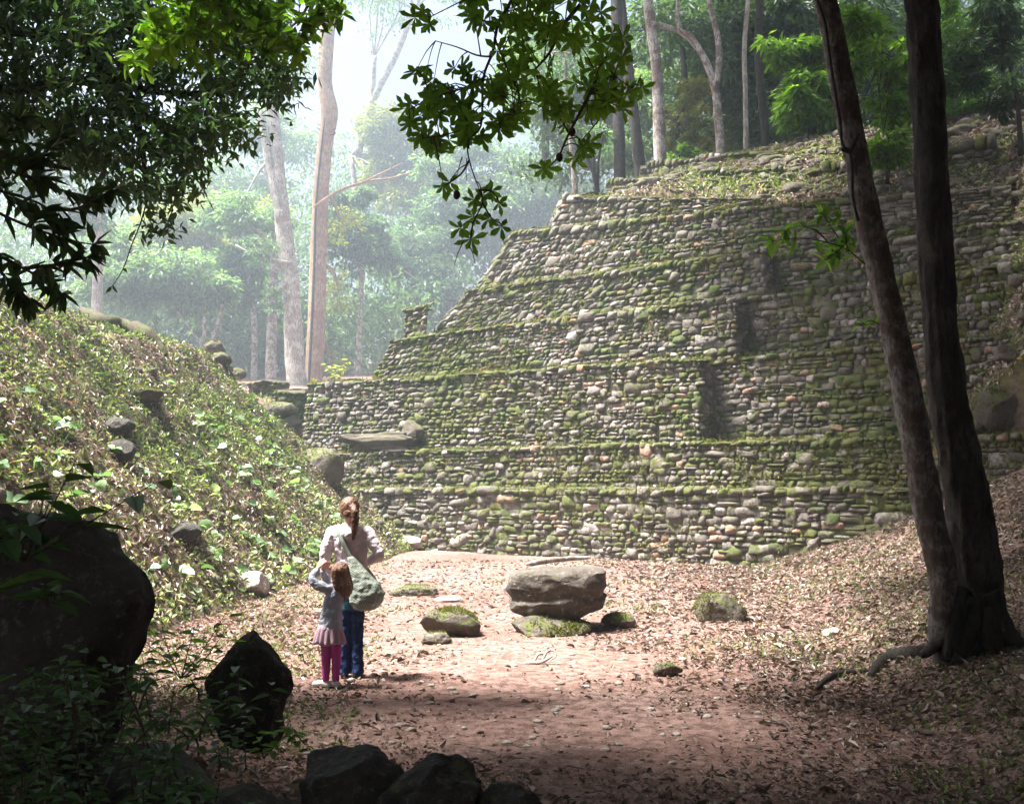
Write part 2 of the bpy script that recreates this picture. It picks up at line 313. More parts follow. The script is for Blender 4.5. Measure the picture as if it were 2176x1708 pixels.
# ------------------------------------------------------------------ the stepped pyramid
def stones(mb,bot,top,z0,z1,seed,hmin=.08,hmax=.185,asp=(.8,2.2),mossb=.3,wob=.05,topw=.06):
    """rubble masonry between a bottom and a top plan line"""
    rg=R(seed); bot=np.asarray(bot,float); top=np.asarray(top,float)
    sl=np.concatenate([[0],np.cumsum(np.linalg.norm(np.diff(bot,axis=0),axis=1))]); Lt=sl[-1]
    zt=np.broadcast_to(np.asarray(z1,float),(len(top),)); zb=np.broadcast_to(np.asarray(z0,float),(len(bot),))
    def pos(s,h,off):
        bx=np.stack([np.interp(s,sl,bot[:,k]) for k in (0,1)],-1); tx=np.stack([np.interp(s,sl,top[:,k]) for k in (0,1)],-1)
        a=np.interp(s,sl,zb); b=np.interp(s,sl,zt); z=a+(b-a)*h; p=bx+(tx-bx)*h[...,None]
        e=.03; t=np.stack([np.interp(s+e,sl,bot[:,k])-np.interp(s-e,sl,bot[:,k]) for k in (0,1)],-1); t=unit(t)
        nrm=np.stack([t[...,1],-t[...,0]],-1)
        return np.concatenate([p+nrm*off[...,None],z[...,None]],-1)
    H=float(np.mean(zt-zb))
    # dark mossy bedding behind the stones
    ns=max(2,int(Lt/.25)); s=np.linspace(0,Lt,ns); h=np.linspace(0,1,6); S_,H_=np.meshgrid(s,h,indexing='ij')
    mb.add(pos(S_,H_,np.full(S_.shape,-.034)),grid_faces(ns,6),tint=.05,moss=.5)
    ga=np.array((-1,-.93,-.62,-.2,.2,.62,.93,1)); gb=np.array((-1,-.9,-.5,0,.5,.9,1)); A,B=np.meshgrid(ga,gb,indexing='ij'); fq=grid_faces(8,7)
    prof=((1-np.abs(A)**9)*(1-np.abs(B)**9))**.8
    segs=[0.]
    while segs[-1]<Lt: segs.append(segs[-1]+rg.uniform(.7,2.2))
    jobs=[]
    for g0,g1 in zip(segs[:-1],segs[1:]):
        rows=[0.]
        while rows[-1]<H-hmin*.6: rows.append(rows[-1]+hmin+(hmax-hmin)*rg.rand()**1.3*1.15)
        rows=np.array(rows)*H/rows[-1]
        for r in range(len(rows)-1): jobs.append((rows,r,g0+rg.uniform(-.16,.16),min(Lt,g1+rg.uniform(-.16,.16))))
    for _ in range(int(Lt*H*1.5)):
        hh_=rg.uniform(.16,.34); lo_=rg.uniform(0,max(.01,H-hh_)); jobs.append((np.array([lo_,lo_+hh_,99.]),0,rg.uniform(0,Lt),-1.))
    for rows,r,s0,send in jobs:
        one=send<0; a_end=s0+.06 if one else send
        ht=rows[r+1]-rows[r]
        while s0<a_end-.05:
            w=max(.1,ht*rg.uniform(*asp)); big=rg.rand()<.06
            if big: w*=1.5
            q=[(0,1)]
            if one: w=ht*rg.uniform(.7,1.7)
            elif rg.rand()<.2 and ht>.16: k=rg.uniform(.35,.65); q=[(0,k),(k,1)]
            for a,b in q:
                a0,a1=max(0,s0),min(Lt,s0+w)
                if a1-a0<.06: continue
                lo,hi=rows[r]+ht*a,rows[r]+ht*b
                g=rg.uniform(-.006,.006)
                cj=rg.uniform(-.22,.22,(4,2))*min(hi-lo,.2)
                fa=(A+1)/2; fb=(B+1)/2
                js=(cj[0,0]*(1-fa)*(1-fb)+cj[1,0]*fa*(1-fb)+cj[2,0]*fa*fb+cj[3,0]*(1-fa)*fb)
                jh=(cj[0,1]*(1-fa)*(1-fb)+cj[1,1]*fa*(1-fb)+cj[2,1]*fa*fb+cj[3,1]*(1-fa)*fb)
                # round the corners
                rr=1-.05*(np.abs(A)*np.abs(B))**3*rg.uniform(.4,1.6)
                s_=(a0+a1)/2+A*rr*((a1-a0)/2-g)+js; z_=(lo+hi)/2+B*rr*((hi-lo)/2-g*.7)+jh
                ph=wob*n2(s_,np.full(s_.shape,z_.mean()),.55,2,seed+3)
                pr=(rg.uniform(.012,.065) if not big else rg.uniform(.05,.09))+(.035 if send<0 else .06 if r==len(rows)-2 else 0)
                tl=rg.uniform(-.03,.03,2)
                cut=np.ones_like(A)
                for _ in range(3):
                    an=rg.rand()*6.283; cut=np.minimum(cut,1-rg.uniform(.3,1.1)*np.clip(A*math.cos(an)+B*math.sin(an)-rg.uniform(.2,.7),0,None))
                off=-.032+prof*(pr+.024)*cut+prof*(tl[0]*A+tl[1]*B)
                off=off+prof*.034*vnoise(np.stack([s_*9,z_*9,np.zeros_like(s_)+seed],-1),seed)
                hh=(z_+ph)/H
                if r==len(rows)-2: hh=hh+topw/H*n2(np.full(s_.shape,(a0+a1)/2),z_*0,1.7,2,seed+9)*2*fb
                V=pos(np.clip(s_,-.04,Lt+.04),np.clip(hh,0,1.2),off)
                cx,cy,cz=V.reshape(-1,3)[20]
                ms=mossb+.20+.34*fbm(np.array([[cx*.55,cy*.55,cz*.8]]),3,77)[0]*2+rg.normal(0,.2)
                if r>=len(rows)-2 and not one: ms+=.17
                mo=ms+.16*(fb-.5)+.10*(1-prof)
                tn=np.clip(rg.beta(2.2,2.0),0,.97) if rg.rand()>.05 else .99
                mb.add(V.reshape(-1,3),fq,tint=tn,moss=mo.ravel())
            s0+=w
def pl(*us): return [np.array(XY(u,s)) for u,s in us]
pyr=thing('stepped_pyramid','broad ruined stone pyramid of mossy rubble terraces facing the clearing','pyramid',(*XY(8,0),0))
pbase=np.array(pyr.location)
moss=MB(); led=MB()
def tier(bot,top,z0,z1,seed,name='terrace_wall',ledge=None,**k):
    b=MB(); stones(b,pl(*bot),pl(*top),z0,z1,seed,**k)
    b.V=[v-pbase for v in b.V]; b.build(name,M['stone'],pyr,smooth=True)
    # ledge sheet from the tier top inwards
    T=np.array(pl(*top)); zt=np.broadcast_to(np.asarray(z1,float),(len(T),))
    sl=np.concatenate([[0],np.cumsum(np.linalg.norm(np.diff(T,axis=0),axis=1))]); n=int(sl[-1]/.12)+2; s=np.linspace(0,sl[-1],n)
    P=np.stack([np.interp(s,sl,T[:,0]),np.interp(s,sl,T[:,1])],-1); z=np.interp(s,sl,zt)
    t=unit(np.gradient(P,axis=0)); nr=np.stack([t[:,1],-t[:,0]],-1)
    dep=ledge or .9; rows=[]
    for j in range(8):
        f=j/7; rows.append(np.concatenate([P-nr*(f*dep-.0),(z-.03+.07*n2(s,s*0+f*3,1.9,3,seed)+.13*f-(.10 if j==0 else 0))[:,None]],-1))
    V=np.stack(rows,1); led.add(V-pbase,grid_faces(n,8),tint=.25,moss=.5)
    Bt=np.array(pl(*bot)); sb=np.concatenate([[0],np.cumsum(np.linalg.norm(np.diff(Bt,axis=0),axis=1))]); zb0=np.mean(np.atleast_1d(z0)); rg=R(seed+900)
    m=int(sb[-1]*230); q=rg.uniform(0,1,m); hh=rg.rand(m); pb=np.stack([np.interp(q*sb[-1],sb,Bt[:,0]),np.interp(q*sb[-1],sb,Bt[:,1])],-1); pt=np.stack([np.interp(q*sl[-1],sl,T[:,0]),np.interp(q*sl[-1],sl,T[:,1])],-1)
    zt_=np.interp(q*sl[-1],sl,zt); p=np.concatenate([pb+(pt-pb)*hh[:,None],(zb0+(zt_-zb0)*hh)[:,None]],-1); nn=np.stack([np.interp(q*sl[-1],s,nr[:,0]),np.interp(q*sl[-1],s,nr[:,1]),q*0],-1)
    ok=fbm(p*np.array((.9,.9,1.3)),3,88)+.25*vnoise(p*4,3)>.06; p,nn=p[ok],nn[ok]; m=len(p); p=p+nn*rg.uniform(.0,.05,(m,1)); d=nn*rg.uniform(.4,1,(m,1))+rg.normal(0,.4,(m,3)); d[:,2]-=rg.uniform(.1,1.,m)
    add_leaves(moss,p-pbase,d,nn+rg.normal(0,.5,(m,3))+np.array((0,0,.4)),rg.uniform(.04,.12,m),rg.uniform(.02,.045,m),rg.beta(1.6,2.,m),far=True)
    # moss tufts and fringe along the edge
    rg=R(seed+500); m=int(sl[-1]*180); q=rg.uniform(0,sl[-1],m); keep=n2(q,q*0,.8,3,seed+7)>-.28; q=q[keep]; m=len(q)
    p=np.stack([np.interp(q,sl,T[:,0]),np.interp(q,sl,T[:,1]),np.interp(q,sl,zt)],-1)
    nn=np.stack([np.interp(q,s,nr[:,0]),np.interp(q,s,nr[:,1]),q*0],-1)
    off=rg.uniform(-.35,.06,m)*rg.rand(m)**.6; p=p+nn*off[:,None]; p[:,2]+=rg.uniform(-.10,.06,m)
    d=nn*rg.uniform(.1,1,(m,1))+rg.normal(0,.45,(m,3)); d[:,2]+=np.where(rg.rand(m)<.4,-.7,.6)
    add_leaves(moss,p-pbase,d,rg.normal(0,1,(m,3))+np.array((0,0,1.)),rg.uniform(.04,.12,m),rg.uniform(.015,.035,m),rg.beta(2,1.7,m),far=True)
tier([(-1.2,0),(24,0)],[(-1.2,.08),(24,.08)],-.35,1.68,1,hmin=.10,hmax=.22,asp=(.9,2.4),mossb=.22,ledge=.3)
tier([(-1.6,.24),(24,.24)],[(-1.6,.30),(24,.30)],1.66,[2.72,2.76],2,hmin=.09,hmax=.20,mossb=.34,ledge=2.2)
zz=[4.9,4.9,4.75,4.75,4.85,4.85]
tier([(-2.25,4.5),(-2.3,.85),(-2.0,.60),(11.2,.62),(11.25,1.36),(18,1.36)],[(-2.0,4.5),(-2.1,.95),(-1.8,.7),(11.17,.72),(11.22,1.46),(18,1.46)],2.7,[4.9,4.92,4.9,4.74,4.78,4.85],3,mossb=.26,ledge=1.6)
tier([(-.4,4.5),(-.5,1.95),(0,1.40),(11.8,1.40),(11.8,2.12),(18,2.12)],[(.5,4.5),(.35,2.2),(.9,1.5),(11.75,1.5),(11.8,2.22),(18,2.22)],4.75,[5.9,5.95,6.15,6.25,6.35,6.42],4,mossb=.24,ledge=1.4)
tier([(1.5,4.5),(1.3,2.5),(1.75,2.25),(12.2,2.25),(12.25,2.88),(18,2.88)],[(3.1,4.5),(2.7,2.7),(3.2,2.35),(12.15,2.35),(12.2,2.98),(18,2.98)],6.2,[7.5,7.5,7.55,7.5,7.5,7.55],5,mossb=.22,ledge=1.2,hmin=.09,hmax=.20)
tier([(2.5,5),(2.3,3.3),(2.75,3.12),(12.6,3.12),(17.5,3.7)],[(4.2,5),(3.6,3.7),(4.1,3.3),(12.4,3.3),(17.5,3.9)],7.4,[9.3,9.3,9.35,8.85,8.6],6,mossb=.2,ledge=1.3,hmin=.10,hmax=.22)
tier([(4.7,6),(4.45,4.3),(4.8,4.0),(11.5,4.0)],[(5.5,6),(5.0,4.5),(5.4,4.1),(11.5,4.1)],9.2,[10.4,10.4,10.45,9.3],7,mossb=.18,ledge=1.2,hmin=.11,hmax=.25,topw=.12)
# stub of a terrace wall at the left edge
tier([(1.15,2.6),(1.1,1.75),(1.95,1.72)],[(1.15,2.6),(1.12,1.8),(2.0,1.78)],6.15,[7.05,7.05,7.15],8,name='wall_stub',mossb=.3,ledge=.35,topw=.1)
# low courses lying in the upper slope
tier([(6.2,7.2),(8.2,7.4),(11,7.6)],[(6.25,7.3),(8.2,7.5),(11,7.7)],[11.4,11.55,11.6],[12.05,12.0,11.8],9,name='slope_course',mossb=.2,ledge=.5,hmin=.1,hmax=.2,topw=.2)
tier([(5.9,5.5),(8,5.6),(11.5,5.7)],[(5.95,5.6),(8,5.7),(11.5,5.8)],[10.45,10.4,9.9],[11.1,11.05,10.6],10,name='slope_course',mossb=.2,ledge=.4,hmin=.1,hmax=.22,topw=.22)
tier([(12.2,5.3),(17,5.4)],[(12.2,5.4),(17,5.5)],[9.5,9.3],[10.3,10.2],11,name='slope_course',mossb=.3,ledge=.4,hmin=.1,hmax=.22,topw=.22)
tier([(10.5,7.2),(16.5,7.3)],[(10.5,7.3),(16.5,7.4)],[10.9,10.6],[11.55,11.35],12,name='slope_course',mossb=.3,ledge=.4,hmin=.1,hmax=.22,topw=.22)
led.build('ledge',M['stone'],pyr,smooth=True)
o=moss.build('moss',M['moss'],pyr); o['kind']='stuff'
# fallen moss covered slab on the second ledge
def ico(sub=4):
    import bmesh
    bm=bmesh.new(); bmesh.ops.create_icosphere(bm,subdivisions=sub,radius=1.)
    V=np.array([v.co[:] for v in bm.verts]); Fc=np.array([[v.index for v in f.verts] for f in bm.faces]); bm.free(); return V,Fc
ICO={k:ico(k) for k in (3,4,5)}
def rock_geo(size,seed,sub=5,cuts=7,rough=.16,strata=0.,box=0.,rz=0.,taper=0.,flat=0.):
    V,Fc=ICO[sub]; V=V.copy(); rg=R(seed)
    if box:
        V=np.sign(V)*np.abs(V)**(1-box*.6); V/= (np.max(np.abs(V),axis=1,keepdims=True)**(box)*np.linalg.norm(V,axis=1,keepdims=True)**(1-box))
    for _ in range(cuts):
        n=unit(rg.normal(0,1,3)); d=rg.uniform(.62,.9); k=np.clip(V@n-d,0,None); V-=k[:,None]*n*.92
    q=V*1.6+seed*3.1
    V=V*(1+rough*fbm(q,5,seed))[:,None]+ .06*rough*5*np.stack([fbm(q*2.5+k*9,3,seed+k) for k in range(3)],-1)*.6
    if strata:
        w=strata*vnoise(np.stack([V[:,2]*6+.4*vnoise(V*2,seed),V[:,0]*.4,V[:,1]*.4],-1),seed+4); V[:,:2]*=(1+w)[:,None]
    if flat: V[:,2]=np.where(V[:,2]>flat,flat+(V[:,2]-flat)*.25,V[:,2])*1.25
    if taper: V[:,:2]*=(1+taper*V[:,2:3])
    V*=np.asarray(size)/2.
    c,s=math.cos(rz),math.sin(rz); V=np.stack([V[:,0]*c-V[:,1]*s,V[:,0]*s+V[:,1]*c,V[:,2]],-1)
    return V,Fc
def rock(name,label,cat,loc,size,seed,mat,group=None,**k):
    V,Fc=rock_geo(size,seed,**k); o=MB().add(V,Fc).build(name,M[mat],smooth=True); o.location=loc
    if mat in ('rock_moss','rock_mid'):
        rg=R(seed+7); t=V[Fc]; nn=np.cross(t[:,1]-t[:,0],t[:,2]-t[:,0]); ar=np.linalg.norm(nn,axis=1); nn=unit(nn); c=t.mean(1); n=int(900*np.mean(size)/.6*(1. if mat=='rock_moss' else .4))
        w=ar*np.clip(nn[:,2]+.25,0,1)*np.clip(fbm(c*3.5+seed,3,seed)+.15,.01,1)+1e-9; i=rg.choice(len(c),n,p=w/w.sum()); L=np.mean(size)**.5
        mb=MB(); add_leaves(mb,c[i]+rg.normal(0,.006,(n,3)),nn[i]*.8+rg.normal(0,.55,(n,3)),rg.normal(0,.5,(n,3))+np.array((0,0,1.)),L*rg.uniform(.02,.06,n),L*rg.uniform(.01,.025,n),rg.beta(1.5,2.2,n),far=True,droop=.3); m=mb.build('moss',M['moss'],o); m['kind']='stuff'
    return tag(o,label,cat,group)
def onrock(x,y,d,dz=0): return Q(x,y,d)+np.array((0,0,dz))
b=MB(); V,Fc=rock_geo((3.0,.7,.62),41,strata=.12,box=.45,rz=-.61,cuts=4,rough=.45); b.add(V+np.array((*XY(1.2,.52),2.97))-pbase,Fc); b.build('fallen_slab',M['rock_moss'],pyr,smooth=True)
V,Fc=rock_geo((.8,.6,.6),42,box=.5,rz=-.61); b=MB().add(V+np.array((*XY(2.5,.55),3.3))-pbase,Fc); b.build('fallen_stone',M['rock_moss'],pyr,smooth=True)
# ------------------------------------------------------------------ low wall behind the mound
for (x0,x1,yt,yb,d,lab,sd) in ((528,590,812,850,33.5,'low ruined wall stub beneath the thin forest trunks behind the mound',61),(585,642,832,868,32.5,'low mossy wall block at the foot of the whitish forked trunk',62)):
    a=Q(x0,yb+30,d); c=Q(x1,yb+30,d); zt=Q(x0,yt,d)[2]
    t=thing('ruined_wall',lab,'wall',(float(a[0]),d,float(a[2])))
    b=MB(); stones(b,[(a[0],d+1.2),(a[0],d),(c[0],d),(c[0],d+1.2)],[(a[0],d+1.2),(a[0],d),(c[0],d),(c[0],d+1.2)],float(a[2]),zt,sd,mossb=.42,topw=.05)
    b.V=[v-np.array(t.location) for v in b.V]; b.build('masonry',M['stone'],t,smooth=True)
    V,Fc=rock_geo((c[0]-a[0]+.25,1.6,.22),sd+3,box=.85,rough=.1); MB().add(V+np.array(((c[0]-a[0])/2,.6,zt-a[2]+.02)),Fc).build('mossy_coping',M['rock_moss'],t,smooth=True)
# ------------------------------------------------------------------ rocks
P=Q(1185,1258,12.6)
def block(name,label,cat,loc,size,mat,seed):
    nt_,nh=120,44; th=np.arange(nt_)*2*math.pi/nt_
    hp=np.array((0,.06,.2,.36,.42,.5,.62,.8,.92,.98,1.0)); rp=np.array((.60,.80,.93,.99,.93,.97,1.0,.98,.95,.86,.70))
    h=np.concatenate([np.linspace(0,1,nh),np.full(14,1.)]); q=np.concatenate([np.interp(h[:nh],hp,rp),np.linspace(.68,.01,14)])
    c_,s_=np.cos(th),np.sin(th); pr=(np.abs(c_)**2.8+np.abs(s_)**2.8)**(-1/2.8)
    pr=pr*(1+.16*n2(c_*1.1+seed,s_*1.1,1.,3,seed))
    X_=np.outer(q,pr*c_); Y_=np.outer(q,pr*s_); Z_=np.repeat(h[:,None],nt_,1)+.05*np.outer(q,c_)+.02
    V=np.stack([X_*size[0]/2,Y_*size[1]/2,Z_*size[2]],-1)
    V=V+.075*np.stack([fbm(V*np.array((2.6,2.6,5))+k*9,5,seed+k) for k in range(3)],-1)*np.array((1,1,.7))+.03*np.stack([vnoise(V*np.array((6,6,14))+k*5,seed+k) for k in range(3)],-1)
    i=np.arange(nh+13)[:,None]*nt_; j=np.arange(nt_)[None]; f=np.stack([i+j,i+(j+1)%nt_,i+nt_+(j+1)%nt_,i+nt_+j],-1).reshape(-1,4)
    o=MB().add(V.reshape(-1,3),f).build(name,M[mat],smooth=True); o.location=loc; return tag(o,label,cat)
block('boulder','large flat topped boulder lying on smaller stones in the clearing','boulder',(P[0],12.6,gz(P[0],12.6)+.15),(1.18,1.0,.57),'rock_slab',101)
for (x,y,d,sz,sd,lab,mt,dz,rz) in (
 (1170,1315,12.2,(1.0,.8,.34),102,'low mossy stone wedged beneath the flat boulder','rock_moss',.06,.3),
 (1313,1290,12.7,(.42,.4,.24),103,'small dark stone touching the right end of the flat boulder','rock_mid',.07,.1),
 (962,1320,12.0,(.80,.62,.46),104,'peaked mossy stone standing between the woman and the flat boulder','rock_moss',.12,.4),
 (928,1362,11.3,(.36,.3,.2),105,'knee low earthy stone just in front of the peaked mossy stone','rock_mid',.04,0),
 (1532,1262,13.2,(.70,.6,.56),106,'rounded moss capped stone alone at the edge of the right bank','rock_moss',.12,.5),
 (1418,1430,9.4,(.27,.22,.15),107,'small brown block on the litter in front of the right bank','rock_mid',.05,.2),
 (880,1245,16.5,(.8,.7,.24),108,'flat half buried stone just right of the sling bag','rock_mid',.03,.4),
 (955,1255,15.6,(.45,.4,.14),109,'flat half buried pebbly stone behind the peaked stone','rock_pale',.02,.1),
 (1765,1290,11.6,(.24,.2,.15),110,'small pale stone on the leafy bank between capped stone and trunk','rock_pale',.03,.1)):
    p=Q(x,y,d); rock('stone',lab,'stone',(p[0],d,gz(p[0],d)+dz),sz,sd,mt,rz=rz,cuts=8)
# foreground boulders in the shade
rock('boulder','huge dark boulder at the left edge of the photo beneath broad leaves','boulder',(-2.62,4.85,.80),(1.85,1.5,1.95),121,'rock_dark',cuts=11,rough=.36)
def pointed(name,label,loc,prof,dep,seed,mat):
    V,Fc=ICO[5]; V=V.copy(); z=V[:,2]; h=(z+1)/2
    hs=np.array([p[0] for p in prof]); l=np.interp(h,hs,[p[1] for p in prof]); r=np.interp(h,hs,[p[2] for p in prof])
    rad=np.maximum(np.hypot(V[:,0],V[:,1]),1e-6); cx=V[:,0]/rad; cy=V[:,1]/rad
    sh=np.minimum(1,rad*1.35)
    X_=np.where(cx<0,cx*-l,cx*r)*sh; Y_=cy*dep*(.35+.65*np.interp(h,hs,[(p[2]-p[1]) for p in prof])/max(p[2]-p[1] for p in prof))*sh
    W=np.stack([X_,Y_,h*prof[-1][3]],-1)
    rg=R(seed)
    for _ in range(6):
        n=unit(rg.normal(0,1,3)*np.array((1,1,.4))); d=rg.uniform(.72,.92)*np.max(W@n); k=np.clip(W@n-d,0,None); W-=k[:,None]*n*.85
    W+= .075*np.stack([fbm(W*5+k*5,5,seed+k) for k in range(3)],-1)
    o=MB().add(W,Fc).build(name,M[mat],smooth=True); o.location=loc; return tag(o,label,'stone')
p=Q(538,1560,5.7)
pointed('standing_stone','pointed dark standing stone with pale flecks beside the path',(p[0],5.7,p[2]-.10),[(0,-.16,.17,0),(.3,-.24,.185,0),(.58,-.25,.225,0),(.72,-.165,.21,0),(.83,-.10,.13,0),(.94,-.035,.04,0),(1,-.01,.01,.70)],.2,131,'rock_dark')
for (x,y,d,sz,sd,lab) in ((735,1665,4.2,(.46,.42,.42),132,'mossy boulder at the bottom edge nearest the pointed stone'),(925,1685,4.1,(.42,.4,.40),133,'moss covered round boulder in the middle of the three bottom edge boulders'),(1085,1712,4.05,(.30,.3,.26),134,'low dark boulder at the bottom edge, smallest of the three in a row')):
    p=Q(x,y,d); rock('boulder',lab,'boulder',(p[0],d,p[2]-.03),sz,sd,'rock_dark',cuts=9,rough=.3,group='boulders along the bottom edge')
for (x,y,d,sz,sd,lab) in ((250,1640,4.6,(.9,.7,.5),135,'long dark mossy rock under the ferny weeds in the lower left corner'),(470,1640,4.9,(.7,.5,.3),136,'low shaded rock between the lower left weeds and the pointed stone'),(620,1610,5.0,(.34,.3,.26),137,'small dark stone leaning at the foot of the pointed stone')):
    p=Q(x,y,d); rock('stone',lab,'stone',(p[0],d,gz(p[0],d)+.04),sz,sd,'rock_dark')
# rocks on the mound
def mz(x,y): return float(np.maximum(mound_h(np.array([x]),np.array([y])),base_h(np.array([x]),np.array([y])))[0])
def hit(x,y,fn,d0=7.,d1=32.):
    r=ray(x,y)
    for d in np.arange(d0,d1,.05):
        t=d/r[1]
        if CZ+t*r[2]<fn(t*r[0],d): return np.array((t*r[0],d,fn(t*r[0],d)))
    return Q(x,y,d1)
for (x,y,sz,sd,mt,lab,dz) in (
 (455,748,(.8,.7,.5),141,'rock_moss','mossy topmost rock on the crest of the mound before the dark forest',.15),
 (470,772,(.6,.5,.4),142,'rock_mid','pale rock tucked beneath the mossy crest rock of the mound',.1),
 (500,800,(.7,.5,.4),143,'rock_mid','pale sloping rock on the mound crest left of the low wall stub',.1),
 (595,875,(1.1,.8,.7),144,'rock_mid','pale rock heap with dark hollow where mound meets the wall stub',.1),
 (618,905,(.7,.6,.6),145,'rock_mid','pale rounded rock against the left end of the pyramid',.1),
 (250,975,(.5,.45,.4),146,'rock_dark','round brown stone with big green leaves on the mound slope',.1),
 (245,920,(.7,.6,.4),147,'rock_dark','dark lumpy rock high on the mound above the round brown stone',.05),
 (290,845,(.9,.5,.4),148,'rock_moss','mossy slab tilted on the mound below the mossy root ridge',.05),
 (676,1000,(1.5,1.1,1.4),149,'rock_mid','dark rubble lump where the mound foot meets the pyramid wall',-.1),
 (385,1120,(.9,.6,.32),150,'rock_dark','dark earthy rock low on the mound between the boulder and the woman',-.12),
 (530,1250,(1.0,.7,.45),151,'rock_pale','pale tilted slab with a dark hollow at the foot of the mound',.05),
 (850,1130,(1.0,.7,.6),152,'rock_pale','squared stone block at the mound toe right of the woman',.1),
 (868,1160,(.7,.6,.4),153,'rock_pale','low squared stone in front of the block at the mound toe',.05),
 (660,955,(.9,.8,.5),154,'rock_mid','brown rock on the mound edge beneath the wall end',.0)):
    p=hit(x,y,mz); rock('stone',lab,'stone',(p[0],p[1]+.1,p[2]+dz),sz,sd,mt,cuts=8,box=.3 if sd in(152,153) else 0,rz=sd*.7)
# the mossy root ridge over the mound
rp=[hit(x,y,mz)+np.array((0,0,.1)) for x,y in ((175,672),(215,690),(265,700),(310,718),(335,742),(352,765))]
b=MB(); V,f=tube(rp,[.1,.16,.17,.16,.12,.06],12,.6,7,sub=6); b.add(V,f); tag(b.build('root',M['bark_moss'],smooth=True),'thick mossy root arching over the upper mound','root')
# ------------------------------------------------------------------ trees
def make_tree(name,label,trunk,limbs,clumps,leaf,bark,lmat,seed,group=None,cat='tree',nseg=12,rough=.18,far=True,autol=True,dr=.5,extra=()):
    """trunk: [(xyz,r)...]; limbs: list of the same; clumps: (centre, radii, n)"""
    rg=R(seed); base=np.array(trunk[0][0]); t=thing(name,label,cat,tuple(float(v) for v in base),group)
    tb=MB(); V,f=tube([p-base for p,_ in trunk],[r for _,r in trunk],nseg,rough,seed,sub=5); tb.add(V,f)
    for lm in limbs:
        V,f=tube([np.array(p)-base for p,_ in lm],[r for _,r in lm],8,rough,seed+1,sub=4); tb.add(V,f)
    top=np.array(trunk[-1][0]); rt=trunk[-1][1]
    lb=MB()
    for c,rad,n in clumps:
        c=np.array(c,float); rad=np.broadcast_to(np.asarray(rad,float),(3,))
        if autol:
            k=min(range(len(trunk)),key=lambda i:np.linalg.norm(np.array(trunk[i][0])-c)+ (3 if i<len(trunk)*.4 else 0)); a=np.array(trunk[k][0]); r0=max(.02,trunk[k][1]*.4)
            mid=(a+c)/2+rg.normal(0,.1,3)*np.linalg.norm(c-a)+np.array((0,0,.08*np.linalg.norm(c-a)))
            V,f=tube([a-base,mid-base,c-base],[r0,r0*.6,r0*.15],6,.1,seed,sub=4); tb.add(V,f)
        ns=max(4,int(n/45)); d=unit(rg.normal(0,1,(ns,3))); sub=c+d*rad*(rg.rand(ns,1)**.45)*.95
        for s_ in sub[::3]:
            V,f=tube([c-base,(c+s_)/2-base+rg.normal(0,.08,3),s_-base],[.022,.014,.006],4,0,0,cap=False); tb.add(V*1.0,f)
        q=sub[rg.randint(0,ns,n)]; sp=np.mean(rad)*.18
        off=rg.normal(0,sp,(n,3))*np.array((1,1,.5)); p=q+off
        D=unit(off*1.2/sp+(q-c)/rad*.6+rg.normal(0,.6,(n,3))); D[:,2]-=dr
        N=rg.normal(0,.55,(n,3))+np.array((0,0,1.))
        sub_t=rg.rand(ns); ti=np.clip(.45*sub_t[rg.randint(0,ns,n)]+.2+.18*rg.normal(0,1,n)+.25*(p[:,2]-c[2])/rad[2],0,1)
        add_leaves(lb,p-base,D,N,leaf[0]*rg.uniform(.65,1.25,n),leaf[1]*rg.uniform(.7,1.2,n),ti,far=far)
    tb.build('trunk',M[bark],t,smooth=True)
    if clumps: lb.build('crown',M[lmat],t)
    return t
def px_path(pts,d,dd=0.):   # [(x,y,width_px)] in photo coordinates at depth d
    o=[]
    for k,(x,y,w) in enumerate(pts):
        e=d+dd*k/(len(pts)-1); o.append((Q(x,y,e),w/2.125/F*e/2))
    return o
def up(path,h,lean=(0,0),taper=.55):
    p,r=path[-1]; return path+[(p+np.array((lean[0]*.5,lean[1]*.5,h*.5)),r*(1+taper)/2),(p+np.array((lean[0],lean[1],h)),r*taper)]
def crown_at(c,rad,k,n,seed,fr=.55):
    rg=R(seed); c=np.array(c,float); rad=np.broadcast_to(np.asarray(rad,float),(3,)); o=[]
    for _ in range(k):
        d=unit(rg.normal(0,1,3)); cc=c+d*rad*rg.uniform(.25,.8); o.append((cc,rad*fr*rg.uniform(.6,1.1)*.62,n))
    return o
# background left group -----------------------------------------------------
DK=2.0
T=px_path([(636,850,46),(627,760,40),(618,600,37),(600,460,36),(588,330,30),(578,220,26)],37*DK); T=up(T,12,(-1.5,0))
make_tree('forest_tree','whitish lichen barked tree forking high, left of the reddish trunk',T,
  [px_path([(600,470,26),(578,380,20),(565,310,16),(552,230,12)],36.8*DK)]+[px_path([(618,560,10),(540,540,6),(500,520,4)],36.7*DK)],
  [(Q(560,150,37*DK),(4.2,2.5,3),1800),(Q(520,420,36.5*DK),(1.6,1.4,1.2),600),(Q(560,530,36.5*DK),(1.2,1.2,1.3),500),(Q(575,640,36.2*DK),(.7,.7,1.3),360),(T[-1][0],(6,5,4),1800)],(.36,.14),'bark_pale','leaf_pale',201,nseg=14,rough=.25)
T=px_path([(662,860,40),(672,700,38),(676,560,36),(682,400,34),(692,300,34),(700,240,38),(690,170,32),(696,60,32),(700,-40,30)],38.5*DK); T=up(T,9)
